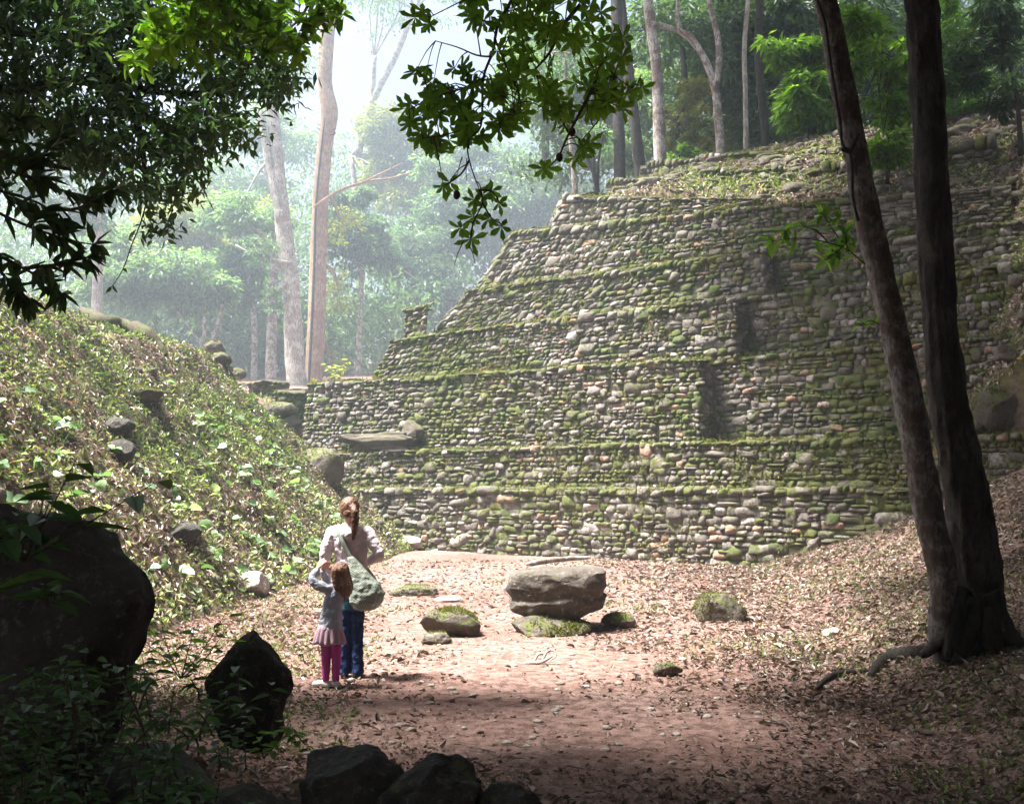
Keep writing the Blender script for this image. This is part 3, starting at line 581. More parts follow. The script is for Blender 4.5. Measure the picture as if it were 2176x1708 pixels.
red=make_tree('forest_tree','tall reddish barked tree rising behind the left end of the pyramid',T,
  [px_path([(668,440,9),(720,405,7),(780,385,6),(830,378,4),(875,365,3)],37.9*DK),px_path([(775,385,5),(810,368,4),(858,345,2)],37.8*DK)],
  [(T[-1][0]+np.array((1,0,1)),(6,5,4),2000),(Q(730,480,39.2*DK),(1.8,1.5,1.6),700),(Q(720,620,39.2*DK),(1.4,1.5,1.8),600),(Q(700,770,39*DK),(.8,.9,1.1),260)],(.34,.14),'bark_red','leaf_yel',202,nseg=14,rough=.12)
b=MB(); vn=px_path([(655,850,7),(662,700,7),(668,560,6),(672,430,5),(690,250,4)],38.2*DK); V,f=tube([p-np.array(red.location) for p,_ in vn],[r for _,r in vn],6,.2,1,sub=4); b.add(V,f)
for yy in (262,271,282):
    ring=[Q(694+19.5*math.sin(a),yy+5*math.cos(a),38.5*DK-.5*math.cos(a)) for a in np.linspace(-1.7,1.7,9)]; V,f=tube([p-np.array(red.location) for p in ring],.035,5); b.add(V,f)
b.build('vine',M['bark_dark'],red,smooth=True)
bgt=[ # x of trunk, base y, top y, width, depth, crown spots (x,y,rx,rz,n), leaf mat, bark, label
 (574,840,540,22,40.,[(540,470,2.2,1.8,1800)],'leaf_pale','bark_mot','straight grey trunked tree just left of the whitish forked tree'),
 (537,830,560,13,41.,[(470,560,2.4,1.4,2000),(500,620,1.2,.9,600)],'leaf_pale','bark_mot','thin trunked tree with pale layered foliage behind the mound crest'),
 (203,720,480,22,34.,[(60,330,3,2.2,1500),(170,420,2.2,1.8,900)],'leaf_mid','bark_pale','pale bare trunk standing alone at far left behind the mound'),
 (430,760,560,8,37.,[(330,600,2.6,1.6,2600),(420,640,1.8,1.1,1300),(270,570,1.8,1.2,1200)],'leaf_pale','bark_mot','bushy blue green tree with slender stems behind the mound crest'),
 (465,770,570,9,44.,[(440,470,3.4,2.2,2600),(380,520,2.2,1.5,1200)],'leaf_yel','bark_mot','yellowish leafy tree glowing in the mist behind the mound'),
 (330,760,470,8,48.,[(330,470,4,2.8,2600),(250,520,2.5,2,1200)],'leaf_pale','bark_mot','misty pale tree above the mossy root of the mound'),
 (760,800,560,12,44.,[(770,520,2.4,2.0,2400),(740,440,1.9,1.4,900)],'leaf_mid','bark_mot','round crowned tree right of the reddish trunk in the mist'),
 (850,800,560,14,50.,[(860,600,3.6,2.4,3400),(900,540,2.8,1.9,1500)],'leaf_mid','bark_mot','shady blue green tree beside the pyramid left slope'),
 (940,700,480,12,54.,[(960,480,3.6,2.6,2800),(1040,430,3.2,2.2,1900)],'leaf_mid','bark_mot','hazy tree seen beneath the lowest hanging leaf sprig'),
 (760,650,330,14,60.,[(790,330,5,3.2,2600),(850,390,4,2.5,1500)],'leaf_yel','bark_mot','tall yellowish misty tree whose crown spreads right of the reddish trunk'),
 (560,640,250,12,62.,[(470,380,5,3,2400),(560,300,4,3.4,1800)],'leaf_pale','bark_mot','faint misty tree behind the fork of the whitish trunk'),
 (1130,560,380,12,56.,[(1120,390,3.6,2.2,2400),(1000,350,3.5,2,1400)],'leaf_pale','bark_mot','pale misty tree just left of the thin trunks on the pyramid top'),
 (785,330,120,16,75.,[(800,-60,7,5,1500)],'leaf_pale','bark_mot','ghostly upright trunk dissolving in the white mist at top centre'),
 (720,420,80,26,70.,[(860,-90,7,5,1500)],'leaf_pale','bark_mot','ghostly slanting trunk dissolving in the white mist'),
]
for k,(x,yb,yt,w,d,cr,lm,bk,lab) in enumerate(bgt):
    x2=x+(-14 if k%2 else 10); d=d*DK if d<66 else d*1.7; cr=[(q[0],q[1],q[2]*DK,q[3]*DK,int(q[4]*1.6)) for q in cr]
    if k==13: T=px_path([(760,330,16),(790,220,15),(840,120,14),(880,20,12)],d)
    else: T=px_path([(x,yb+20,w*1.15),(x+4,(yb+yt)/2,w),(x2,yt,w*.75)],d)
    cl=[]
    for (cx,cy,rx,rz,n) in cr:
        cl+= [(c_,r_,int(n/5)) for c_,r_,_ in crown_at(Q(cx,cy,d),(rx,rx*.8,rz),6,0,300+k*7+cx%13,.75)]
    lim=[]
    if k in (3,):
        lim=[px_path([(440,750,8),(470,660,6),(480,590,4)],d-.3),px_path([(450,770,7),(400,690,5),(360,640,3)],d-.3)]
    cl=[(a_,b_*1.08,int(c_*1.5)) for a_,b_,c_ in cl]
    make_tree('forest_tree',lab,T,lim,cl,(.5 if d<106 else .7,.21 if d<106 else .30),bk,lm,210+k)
# far wood behind everything (reads as one mass)
rg=R(900); wd=MB()
def mass(cx,cy,d,rx,rz,n,L):
    c=Q(cx,cy,d); p=[]; ns=max(5,n//40); dd=unit(rg.normal(0,1,(ns,3))); sub=c+dd*np.array((rx,rx*.5,rz))*rg.rand(ns,1)**.5
    k=rg.randint(0,ns,n); P=sub[k]+rg.normal(0,.16*rx,(n,3))*np.array((1,1,.6)); D=rg.normal(0,.7,(n,3))-np.array((0,0,.4))
    add_leaves(wd,P,D,rg.normal(0,.5,(n,3))+np.array((0,0,1.)),L*rg.uniform(.7,1.2,n),L*.45*rg.uniform(.7,1.2,n),np.clip(.6*rg.rand(ns)[k]+.2+.15*rg.normal(0,1,n),0,1),far=True)
for (cx,cy,d,rx,rz,n) in ((300,650,55,5,3,2200),(440,690,52,5,3,2200),(560,740,50,4,3,1800),(700,720,52,4,4,2200),(820,720,56,5,3.5,2400),(900,660,60,5,3,2000),(150,600,50,5,4,1800),(250,420,66,7,4,1800),(620,560,64,6,5,2000),(1000,520,66,6,4,2000),(1100,480,66,6,4,1600),(1180,420,64,5,4,1600),(700,420,78,8,5,1700),(880,440,76,8,4,1700),(500,560,70,6,4,1600),(60,480,58,6,5,1500),(1260,300,62,6,6,2400)):
    mass(cx,cy,d*1.75,rx*1.8,rz*1.8,int(n*1.7),.74)
kind(wd.build('far_forest',M['leaf_mid']),'stuff','misty far wood of mixed pale trees behind the clearing')
wd=MB(); rg=R(901)
for cx in range(1180,2300,95):
    for cy,d in ((20,56),(150,53),(270,50)):
        if cx<1380 and cy<200: continue
        mass(cx+rg.uniform(-30,30),cy,d+rg.uniform(-2,2),3.6,3.2,1500,.42)
kind(wd.build('hill_forest',M['leaf_dark']),'stuff','dark wood closing the view behind the pyramid top')
# trees on top of the pyramid -------------------------------------------------
top=[ # trunk pts, depth, bark, label, lean-up, crown centre offset & radius
 ([(1224,430,13),(1216,330,11),(1205,230,9),(1200,120,7)],31.5,'bark_mot','thin grey trunk standing nearest the left brink of the pyramid top',[],'leaf_mid',.2),
 ([(1272,418,12),(1262,370,9),(1245,330,7),(1228,290,5)],32.,'bark_dark','slender many stemmed sapling between the thin trunk and the stout dark trunk',[[(1268,400,9),(1262,350,7),(1262,280,5)],[(1270,400,8),(1272,340,6),(1282,285,4)]],'leaf_mid',.2),
 ([(1318,420,27),(1316,300,26),(1312,150,25),(1310,0,24),(1308,-90,22)],32.,'bark_dark','stout dark upright trunk behind the hanging leaves on the pyramid top',[],'leaf_dark',.24),
 ([(1366,410,27),(1352,290,26),(1338,180,24),(1325,60,22),(1315,-60,20)],32.5,'bark_dark','dark trunk leaning left beside the mottled pale trunk on the pyramid',[],'leaf_dark',.24),
 ([(1404,375,30),(1400,270,27),(1396,150,25),(1384,60,24),(1372,-60,22)],34.,'bark_mot','mottled pale trunk at the left end of the upper slope crest',[[(1385,50,14),(1450,70,11),(1510,140,8)]],'leaf_mid',.24),
 ([(1534,340,22),(1527,260,20),(1520,190,18),(1500,130,16),(1470,80,12),(1440,40,9)],33.5,'bark_mot','pink grey trunk bending left near the middle of the crest',[[(1520,190,15),(1528,100,14),(1505,0,12),(1490,-60,10)]],'leaf_dark',.24),
 ([(1586,325,13),(1584,200,11),(1582,100,11),(1590,0,10),(1594,-60,9)],33.,'bark_pale','slim whitish straight trunk near the middle of the crest',[],'leaf_mid',.24),
 ([(1628,315,17),(1622,240,18),(1612,120,18),(1618,-40,16)],34.,'bark_dark','dark trunk with pale foot right of the slim whitish trunk',[],'leaf_dark',.24),
 ([(1752,310,16),(1738,250,15),(1720,200,12),(1715,120,10)],32.,'bark_dark','dark crooked trunk beneath the bright green bush foliage',[],'leaf_dark',.2)]
for k,(pts,d,bk,lab,lm,lmat,L) in enumerate(top):
    T=px_path(pts,d)
    limbs=[px_path(q,d-.1) for q in lm]
    tp=T[-1][0]
    if k in (2,3,4,5,7):
        T=up(T,6,(-1.2+.3*k,-1.5)); tp=T[-1][0]; cl=crown_at(tp+np.array((-.5 if k<4 else 1.5,2.4,.8)),(5.2+.8*(k>3),6,2.6),13,1000,400+k)
    elif k==6: T=up(T,5); cl=crown_at(T[-1][0],(3,3,2),5,600,400+k)
    elif k==1: cl=[(Q(1235,280,d),(.8,.7,.5),160),(Q(1290,270,d),(.7,.7,.5),160)]
    elif k==8: cl=[]
    else: cl=[(Q(1190,110,d),(1.5,1.3,1.0),500),(Q(1150,200,d),(1.2,1,.7),300)]
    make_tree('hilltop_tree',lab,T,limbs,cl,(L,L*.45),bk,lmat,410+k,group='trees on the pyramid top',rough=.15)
def bush(name,label,d,spots,L,lmat,seed,stem=None,bark='bark_dark',W=.4,group=None,cat='tree'):
    cl=[]
    for j,(cx,cy,rx,rz,n) in enumerate(spots):
        cl+=[(c_,r_,n//5) for c_,r_,_ in crown_at(Q(cx,cy,d),(rx,rx*.8,rz),5,0,seed+j*3,.8)]
    T=px_path(stem,d) if stem else [(Q(spots[0][0],spots[0][1]+120,d),.12),(Q(spots[0][0],spots[0][1]+40,d),.09),(Q(spots[0][0],spots[0][1],d),.05)]
    return make_tree(name,label,T,[],cl,(L,L*W),bark,lmat,seed,dr=.5,group=group,cat=cat)
bush('leafy_tree','bright green drooping tree on the crest left of the leaning trunk',30.,[(1700,110,1.5,.9,1500),(1680,190,1.2,.9,1300),(1750,200,1.4,1.1,1600),(1720,260,1.0,.6,700),(1780,120,1.1,.9,800)],.34,'leaf_lime',450,[(1725,320,14),(1722,250,12),(1720,170,8)],W=.36)
bush('leafy_tree','yellow green tree with hanging foliage between the two near trunks',24.,[(1870,160,1.2,1.2,1500),(1900,260,.9,1.0,1100),(1850,60,1.4,.9,1200),(1870,320,.6,.6,500)],.27,'leaf_lime',460,[(1885,390,9),(1890,250,8),(1880,120,5)],W=.38)
bush('leafy_tree','dark glossy tree in the upper right corner',23.,[(2110,60,1.5,1.2,1500),(2150,170,1.2,1.0,1200),(2060,130,1.0,1.0,900)],.26,'leaf_dark',470,[(2170,330,12),(2160,200,10),(2130,80,6)],W=.3)
bush('leafy_tree','green tree between the straight dark trunk and the upper right corner',27.,[(2040,60,1.5,1.3,1400),(2050,190,1.2,1.1,1200),(2000,130,1.1,1.4,900)],.22,'leaf_near',475,[(2060,330,10),(2052,200,9),(2040,80,5)],W=.4)
bush('sunlit_bush','sunlit yellow green bush between mottled and pink grey trunks',37.,[(1440,250,1.3,1.3,1100),(1460,190,1.2,1.0,800),(1450,310,1.2,.8,800),(1490,300,.9,.7,500)],.24,'leaf_yel',480,cat='bush')
bush('fresh_bush','fresh green low bush at the foot of the mottled pale trunk',35.,[(1445,330,.8,.6,700),(1425,345,.5,.4,300),(1490,330,.7,.5,400)],.2,'leaf_near',485,cat='bush')
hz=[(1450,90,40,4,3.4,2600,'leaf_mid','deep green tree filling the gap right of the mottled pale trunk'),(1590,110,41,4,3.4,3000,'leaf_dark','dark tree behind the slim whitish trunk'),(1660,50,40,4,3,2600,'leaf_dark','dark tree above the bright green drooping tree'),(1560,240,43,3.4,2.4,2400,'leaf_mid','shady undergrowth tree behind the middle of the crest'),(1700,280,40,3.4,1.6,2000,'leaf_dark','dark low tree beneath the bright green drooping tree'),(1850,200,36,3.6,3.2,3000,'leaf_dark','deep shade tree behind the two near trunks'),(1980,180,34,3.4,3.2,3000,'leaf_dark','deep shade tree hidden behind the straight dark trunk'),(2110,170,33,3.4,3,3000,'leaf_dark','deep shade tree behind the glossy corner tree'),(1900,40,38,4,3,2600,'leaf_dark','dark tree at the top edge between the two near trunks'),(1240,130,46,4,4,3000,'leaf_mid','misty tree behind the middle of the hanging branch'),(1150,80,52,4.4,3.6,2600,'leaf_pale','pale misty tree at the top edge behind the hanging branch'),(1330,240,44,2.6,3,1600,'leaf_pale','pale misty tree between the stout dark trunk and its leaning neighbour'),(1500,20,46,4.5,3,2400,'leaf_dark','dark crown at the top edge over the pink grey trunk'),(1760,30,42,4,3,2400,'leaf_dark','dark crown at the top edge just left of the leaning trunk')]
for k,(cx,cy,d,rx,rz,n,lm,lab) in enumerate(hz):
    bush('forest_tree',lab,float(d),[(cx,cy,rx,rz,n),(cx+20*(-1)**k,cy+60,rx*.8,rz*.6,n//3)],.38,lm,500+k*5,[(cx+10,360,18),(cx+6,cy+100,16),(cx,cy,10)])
# ------------------------------------------------------------------ forked tree at the right
FD=8.7
fb=Q(2052,1372,FD); fz=gz(fb[0],FD); ft=thing('forked_tree','dark tree forking at its root into a leaning pale trunk and an upright dark trunk','tree',(float(fb[0]),FD,fz))
B0=np.array(ft.location)
def off(path,dy=0.): return [(np.array(p)-B0+np.array((0,dy,0)),r) for p,r in path]
lean=off(px_path([(2015,1400,62),(1998,1330,50),(2005,1260,50),(1997,1190,58),(1975,1100,60),(1941,900,58),(1905,720,56),(1868,567,55),(1836,420,53),(1806,267,51),(1776,110,49),(1748,-20,47)],FD-.12))
lean=up(lean,2.2,(-.5,.2)); b=MB(); V,f=tube([p for p,_ in lean],[r for _,r in lean],40,.13,5,sub=18,ridge=.13); b.add(V,f); lt=b.build('leaning_trunk',M['bark_grey'],ft,smooth=True); lt['label']='pale mottled leaning trunk'
st=off(px_path([(2085,1400,150),(2078,1345,122),(2072,1260,104),(2068,1150,98),(2055,1040,88),(2021,900,78),(2003,740,72),(1990,567,70),(1976,267,69),(1962,60,70),(1955,-60,68)],FD+.1))
st=up(st,3.2,(.3,.2)); b=MB(); V,f=tube([p for p,_ in st],[r for _,r in st],44,.16,9,sub=18,ridge=.22); b.add(V,f)
# buttress roots
for (pts,w0,w1) in (([(2050,1280),(2020,1335),(1985,1372),(1958,1392)],46,14),([(2075,1270),(2060,1340),(2035,1390)],60,26),([(2095,1260),(2130,1330),(2165,1372),(2200,1395)],60,16),([(2040,1250),(2028,1300),(2016,1360),(2008,1400)],44,22),([(2090,1290),(2105,1350),(2110,1400)],70,30)):
    V,f=tube([Q(x,y,FD-.1-.05*k)-B0 for k,(x,y) in enumerate(pts)],np.linspace(w0,w1,len(pts))/2.125/F*FD/2,20,.25,3,sub=10,ridge=.15); b.add(V,f)
b.build('upright_trunk',M['bark_dark'],ft,smooth=True)
vn=[(1732,-10),(1753,50),(1767,150),(1784,250),(1791,307),(1806,322),(1811,367),(1812,417),(1824,470)]
b=MB(); V,f=tube([Q(x,y,FD-.27)-B0 for x,y in vn],.013,6,.4,2,sub=4); b.add(V,f)
V,f=tube([Q(x,y,FD-.28)-B0 for x,y in ((1788,316),(1806,322),(1818,300),(1824,284))],[.015,.016,.014,.009],6,.3,2,sub=4); b.add(V,f); b.build('creeper',M['bark_dark'],ft,smooth=True)
# small leafy side shoot
b=MB(); lb=MB(); rg=R(71)
def shoot(pts,d,r0,lb,b,base,n,L,W,rg,dd=0,obov=False,spread=.6):
    P=np.array([Q(x,y,d+dd*k) for k,(x,y) in enumerate(pts)])-base
    V,f=tube(P,np.linspace(r0,r0*.3,len(P)),5,0,0,sub=4); b.add(V,f)
    T=rg.rand(n)*(len(P)-1); T=np.sort(np.where(rg.rand(n)<.25,len(P)-1-rg.rand(n)*.2,T)); i=np.clip(T.astype(int),0,len(P)-2); q=P[i]+(P[i+1]-P[i])*(T-i)[:,None]
    D=unit(unit(P[i+1]-P[i])*.5+rg.normal(0,spread,(n,3))-np.array((0,0,.25)))
    add_leaves(lb,q,D,rg.normal(0,.4,(n,3))+np.array((0,-.3,1.)),L*rg.uniform(.7,1.2,n),W*rg.uniform(.8,1.2,n),rg.rand(n),obov=obov)
for pts in ([(1838,560),(1800,530),(1760,515),(1700,505),(1640,512)],[(1800,530),(1772,490),(1745,450)],[(1790,525),(1770,540),(1750,555)],[(1760,515),(1735,490),(1700,480),(1665,490)],[(1800,530),(1795,490),(1780,460)]):
    shoot(pts,FD-.35,.008,lb,b,B0,20,.14,.055,rg,dd=-.05)
so=b.build('shoot',M['twig'],ft); lb.build('leaves',M['leaf_near'],so)
b=MB(); lb=MB(); shoot([(1868,690),(1850,680),(1825,690)],FD-.4,.006,lb,b,B0,7,.09,.035,rg); so=b.build('shoot',M['twig'],ft); lb.build('leaves',M['leaf_near'],so)
# roots running over the ground
for pts,w,lab in (([(1995,1385),(1950,1392),(1900,1400),(1870,1415),(1850,1440)],.07,'dark surface root curling from the forked tree toward the path'),([(2160,1380),(2110,1392),(2050,1396),(1990,1392)],.04,'thin root lying along the foot of the forked tree')):
    P_=[]
    for x,y in pts:
        q=hit(x,y,lambda a,c: float(base_h(np.array([a]),np.array([c]))[0]),3,16); P_.append(q+np.array((0,0,.02)))
    b=MB(); V,f=tube(P_,[w*.5,w,w*1.1,w*.9,w*.4][:len(pts)],9,.4,4,sub=5); b.add(V,f); tag(b.build('root',M['bark_dark'],smooth=True),lab,'root')
# forked tree crown, widened by unseen leaf masses added to shade bank and wall
lb=MB(); tb=MB()
def canopy(lb,tb,base,boxes,L,W,rg,src=None):  # leaf clumps placed out of view to block light
    for (c,rad,n) in boxes:
        c=np.array(c,float); rad=np.array(rad,float); ns=max(6,n//40); s_=c+unit(rg.normal(0,1,(ns,3)))*rad*rg.rand(ns,1)**.4
        k=rg.randint(0,ns,n); p=s_[k]+rg.normal(0,.35,(n,3))*np.array((1,1,.4))
        # keep clear of the camera's view cone
        ok=(p[:,2]>CZ+.50*p[:,1]+.3)|(np.abs(p[:,0])>.535*p[:,1]+.35)|(p[:,1]<-.5)
        p=p[ok]; m=len(p)
        if not m: continue
        add_leaves(lb,p-base,rg.normal(0,.6,(m,3))-np.array((0,0,.3)),rg.normal(0,.35,(m,3))+np.array((0,0,1.)),L*rg.uniform(.7,1.2,m),W*rg.uniform(.7,1.2,m),rg.rand(m),far=True)
        if src is not None:
            V,f=tube([src-base,(np.array(src)+c)/2-base+np.array((0,0,.5)),c-base],[.1,.06,.02],6,.1,0,sub=3); tb.add(V,f)
rg=R(81)
canopy(lb,tb,B0,[((3.5,7.5,8.2),(3.2,2.6,1.5),3500),((7,9,9),(3.2,3,2),3500),((8,5,8),(3,3,2),2600),((4,11.5,10.5),(2.6,2.2,1.4),2600),((8.5,12.5,11),(3.2,3,2),3600),((11,7,7),(2.6,4,4),4000),((5,8,9.5),(4,3,1.2),3000),((9,17,13.5),(4,3.2,1.6),4200),((12.5,15,12),(3.5,4,2.5),4200),((6.5,18.5,14),(2.4,2.4,1.2),3600),((3,11,9.5),(2.5,2,1),3800),((2.0,12.6,9.9),(1.6,1.5,.6),1800),((3.8,14.5,11.5),(2.5,2.2,1),4200),((5,18,13.5),(2.6,2.6,1),4600),((3.6,21,15),(2.4,2.4,1),3000),((7,24,17),(3,3,1.2),3600),((2.2,19.5,13.6),(2.2,2.5,1),1000),((10,26,20),(5,4,1.2),5000),((2.8,23.5,16),(2.4,2.6,1),3200),((6,22.5,16),(3,3,1.2),2600)],.30,.14,rg,B0+st[-2][0])
tb.build('limb',M['bark_dark'],ft,smooth=True); lb.build('crown',M['leaf_shading'],ft)
# ------------------------------------------------------------------ overhanging tree above the camera, with the hanging branches
ot=thing('overhanging_tree','near tree whose hanging branch of whorled leaves and dark fruit fills the top centre','tree',(3.2,-3.,0)); OB=np.array(ot.location)
b=MB(); V,f=tube([(0,0,-.2),(.1,.2,2),(-.1,.5,4.5),(-.2,.9,7)],[.34,.26,.22,.16],14,.2,3,sub=5); b.add(V,f); b.build('trunk',M['bark_dark'],ot,smooth=True)
lb=MB(); tb=MB(); rg=R(82); S0=OB+np.array((-.2,.9,7))
canopy(lb,tb,OB,[((2,1,6.8),(3.4,3,1.2),5200),((-1.5,1.5,7),(3,2.6,1.1),4600),((5.5,2,7.2),(3.4,3,1.4),4600),((1,4.6,7.2),(3.4,2,1),4400),((-2,-3.5,6.4),(4,3.4,1.6),4200),((4,-5,6),(4,4,1.8),4200),((8.5,-1,6),(3.4,4,2.2),3600),((-2,4.0,7.4),(2.6,1.6,.9),3000),((-3.5,5.2,7.6),(3.2,1.4,.8),4200),((1.4,9.4,8.7),(1.5,.9,.6),2600),((-.6,7.9,8.2),(1.8,1.1,.6),3000),((6,-2,5),(4,3,3),5000),((9.5,4,6),(3,4,3),5000),((4.5,6.5,7.6),(2.5,2,.7),3000),((-2.5,4.8,7.2),(2,1,.6),2600),((1.5,7.7,8.2),(3,1.7,.9),4200),((-2.5,4,6.3),(3,2.5,.8),5000),((1,2.5,5.8),(4,2,1),5000),((5,5,7),(3.5,3,1),5000),((-.5,3,7),(3,3,1),4000),((0,-7.5,4),(6,2.5,4),6000),((8,-7,4),(5,3,4.5),5000),((-7,-7.5,4),(5,3,4.5),5000),((11,0,4.5),(2.5,6,4.5),5000)],.30,.15,rg,S0)  # crown with leaf masses added overhead and behind the camera to block light
lb.build('crown',M['leaf_shading'],ot)
c2=lambda x,y:((x/2.124+1024)*.7083,(y/2.124)*.7083)
BD=5.0
b=MB(); wl=MB(); fr=[]; rg=R(83)
stems=[[(1180,-420),(1120,-150),(1080,10),(1000,150),(965,330),(905,500),(890,800),(810,890),(815,1020),(880,1210)],
 [(1480,-420),(1510,-150),(1530,0),(1590,180),(1660,360),(1740,480),(1850,560)],[(1660,400),(1600,560),(1560,640),(1450,850),(1380,1000),(1290,1090)],
 [(1520,30),(1390,190),(1330,330),(1200,470),(1080,520)],[(960,360),(860,350),(740,300),(600,260)],[(905,500),(780,560),(640,600),(520,650),(430,700)],
 [(890,780),(760,830),(640,860),(520,880)],[(1000,150),(880,120),(780,40)],[(980,250),(1050,420),(1130,600),(1100,740)],[(1450,850),(1400,760),(1340,700)],
 [(1740,480),(1700,620),(1640,760),(1560,860)],[(880,1210),(900,1290),(840,1420),(820,1540)],[(880,1210),(960,1220),(1010,1290)],[(900,1290),(960,1390),(1030,1430)],[(815,1020),(760,1110),(660,1180)],[(1120,-150),(900,-60),(760,10),(560,110)]]
stemP=[]
for k,s_ in enumerate(stems):
    d=BD+(.25*math.sin(k*2.1)); P_=np.array([Q(*c2(x,y),BD+.0*k+(d-BD)*min(1,j/2)) for j,(x,y) in enumerate(s_)])
    V,f=tube(P_-OB,np.linspace(.012 if k<4 else .006,.0025,len(P_)),5,0,0,sub=4); b.add(V,f); stemP.append(P_)
# thin dangling twiglets
for s_ in ([(770,1000),(745,1080),(740,1130)],[(800,1010),(795,1100),(800,1150)],[(780,1530),(740,1620),(720,1690)],[(815,1560),(840,1620),(850,1680)]):
    V,f=tube(np.array([Q(*c2(x,y),BD) for x,y in s_])-OB,[.003,.002,.001],4,sub=3); b.add(V,f)
allP=np.concatenate([np.array([p[i]+(p[i+1]-p[i])*t for i in range(len(p)-1) for t in np.linspace(0,1,8)]) for p in stemP])
poly=np.array([(740,-40),(1640,-40),(1760,180),(1930,430),(2000,500),(1850,640),(1740,820),(1640,920),(1500,1000),(1300,1110),(1250,1060),(1340,900),(1230,830),(1100,780),(930,900),(650,960),(470,880),(390,720),(500,600),(470,450),(540,360),(560,220),(690,230),(860,150)],float)
def inpoly(x,y,p):
    c=False; n=len(p)
    for i in range(n):
        x1,y1=p[i]; x2,y2=p[i-1]
        if (y1>y)!=(y2>y) and x<(x2-x1)*(y-y1)/(y2-y1)+x1: c=not c
    return c
spots=[(470,110),(520,70),(560,150),(410,690),(440,660),(500,880),(630,940),(650,1180),(690,1160),(960,1210),(890,1290),(1000,1290),(840,1380),(1020,1440),(760,1450),(830,1520),(940,1390),(900,1240),(850,1270)]
while len(spots)<215:
    x,y=rg.uniform(380,2000),rg.uniform(-40,1120)
    if inpoly(x,y,poly) and (y<120 or n2(np.array([x*.004]),np.array([y*.004]),1.6,2,4)[0]>-.10): spots.append((x,y))
for x,y in spots:
    d=BD+rg.uniform(-.35,.4); p=Q(*c2(x,y),d); k=np.argmin(np.linalg.norm((allP-p)*np.array((1,.4,1)),axis=1)); a=allP[k]
    V,f=tube(np.array([a,(a+p)/2+np.array((0,0,.02)),p])-OB,[.004,.003,.002],4,sub=2); b.add(V,f)
    n=rg.randint(5,8); ax=unit(np.array((p-a)*1.2+rg.normal(0,.05,3)-np.array((0,.05,.03)))); ref=unit(np.cross(ax,rg.normal(0,1,3))); r2=np.cross(ax,ref)
    th=np.arange(n)*2*math.pi/n+rg.rand(); D=ref*np.cos(th)[:,None]+r2*np.sin(th)[:,None]+ax*rg.uniform(.2,.9); D[:,2]-=.15
    add_leaves(wl,np.repeat((p-OB)[None],n,0),D,np.repeat(ax[None],n,0)+rg.normal(0,.15,(n,3)),rg.uniform(.05,.10,n),rg.uniform(.024,.036,n),np.clip(rg.rand(n)*.6+.2*(x>1050)+.1,0,1),obov=True,droop=.18,fold=.16)
for x,y in ((735,1240),(1390,1000),(1470,840)):
    V,Fc=ICO[3]; p=Q(*c2(x,y),BD-.1); fr.append(MB().add(V*np.array((.018,.018,.024))*(1+.15*fbm(V*2+x,2,1))[:,None]+p-OB,Fc))
br=b.build('hanging_branch',M['twig'],ot); wl.build('leaves',M['leaf_near'],br); fm=plain('dark_fruit',(.03,.015,.012),.5,.3,20)
for q in fr: q.build('fruit',fm,br,smooth=True)
# second, sunlit branch at the top left
b=MB(); wl=MB(); rg=R(84); c1=lambda x,y:(x/2.124*.7083,y/2.124*.7083); BD2=7.0
stems=[[(1500,-300),(1440,-100),(1370,40),(1300,170),(1200,260),(1080,310)],[(2050,-200),(1980,0),(1900,130),(1800,200),(1640,250),(1460,220)],[(1200,260),(1000,230),(920,330),(830,400)],[(1640,250),(1680,340)],[(1900,130),(2040,120),(2160,90)],[(1300,170),(1180,160),(1050,120)],[(1440,0),(1560,80),(1680,120)],[(1460,220),(1300,300),(1200,330)],[(1800,200),(1880,300),(1900,340)]]
sp=[np.array([Q(*c1(x,y),BD2+.05*j) for j,(x,y) in enumerate(s_)]) for s_ in stems]
for P_ in sp:
    V,f=tube(P_-OB,np.linspace(.014,.004,len(P_)),5,0,0,sub=4); b.add(V,f)
allP=np.concatenate([np.array([p[i]+(p[i+1]-p[i])*t for i in range(len(p)-1) for t in np.linspace(0,1,8)]) for p in sp])
poly=np.array([(1030,-60),(2160,-60),(2150,120),(1990,200),(1900,360),(1680,380),(1500,330),(1380,360),(1150,330),(1000,340),(900,420),(800,370),(930,280),(980,180),(1000,80)],float)
spots=[(2010,180),(2060,150),(2130,160),(2160,90),(820,400),(890,420),(1890,350),(1220,360),(1680,370)]
while len(spots)<150:
    x,y=rg.uniform(790,2170),rg.uniform(-60,420)
    if inpoly(x,y,poly): spots.append((x,y))
for x,y in spots:
    p=Q(*c1(x,y),BD2+rg.uniform(-.5,.1)); k=np.argmin(np.linalg.norm((allP-p)*np.array((1,.4,1)),axis=1)); a=allP[k]
    V,f=tube(np.array([a,(a+p)/2,p])-OB,[.004,.003,.002],4,sub=2); b.add(V,f)
    n=rg.randint(5,9); ax=unit((p-a)+rg.normal(0,.08,3)); ref=unit(np.cross(ax,rg.normal(0,1,3))); r2=np.cross(ax,ref); th=rg.rand(n)*6.3
    D=ref*np.cos(th)[:,None]+r2*np.sin(th)[:,None]+ax*.7; D[:,2]-=.3
    add_leaves(wl,np.repeat((p-OB)[None],n,0)+rg.normal(0,.02,(n,3)),D,rg.normal(0,.4,(n,3))+np.array((0,0,1.)),rg.uniform(.10,.16,n),rg.uniform(.04,.06,n),np.clip(rg.rand(n)*.7+.3*(x<1500),0,1),obov=True)
br=b.build('sunlit_branch',M['twig'],ot); o=wl.build('leaves',M['leaf_lime'],br); br['label']='fresh yellow green leafed branch at the top left'
tb.build('limb',M['bark_dark'],ot,smooth=True)
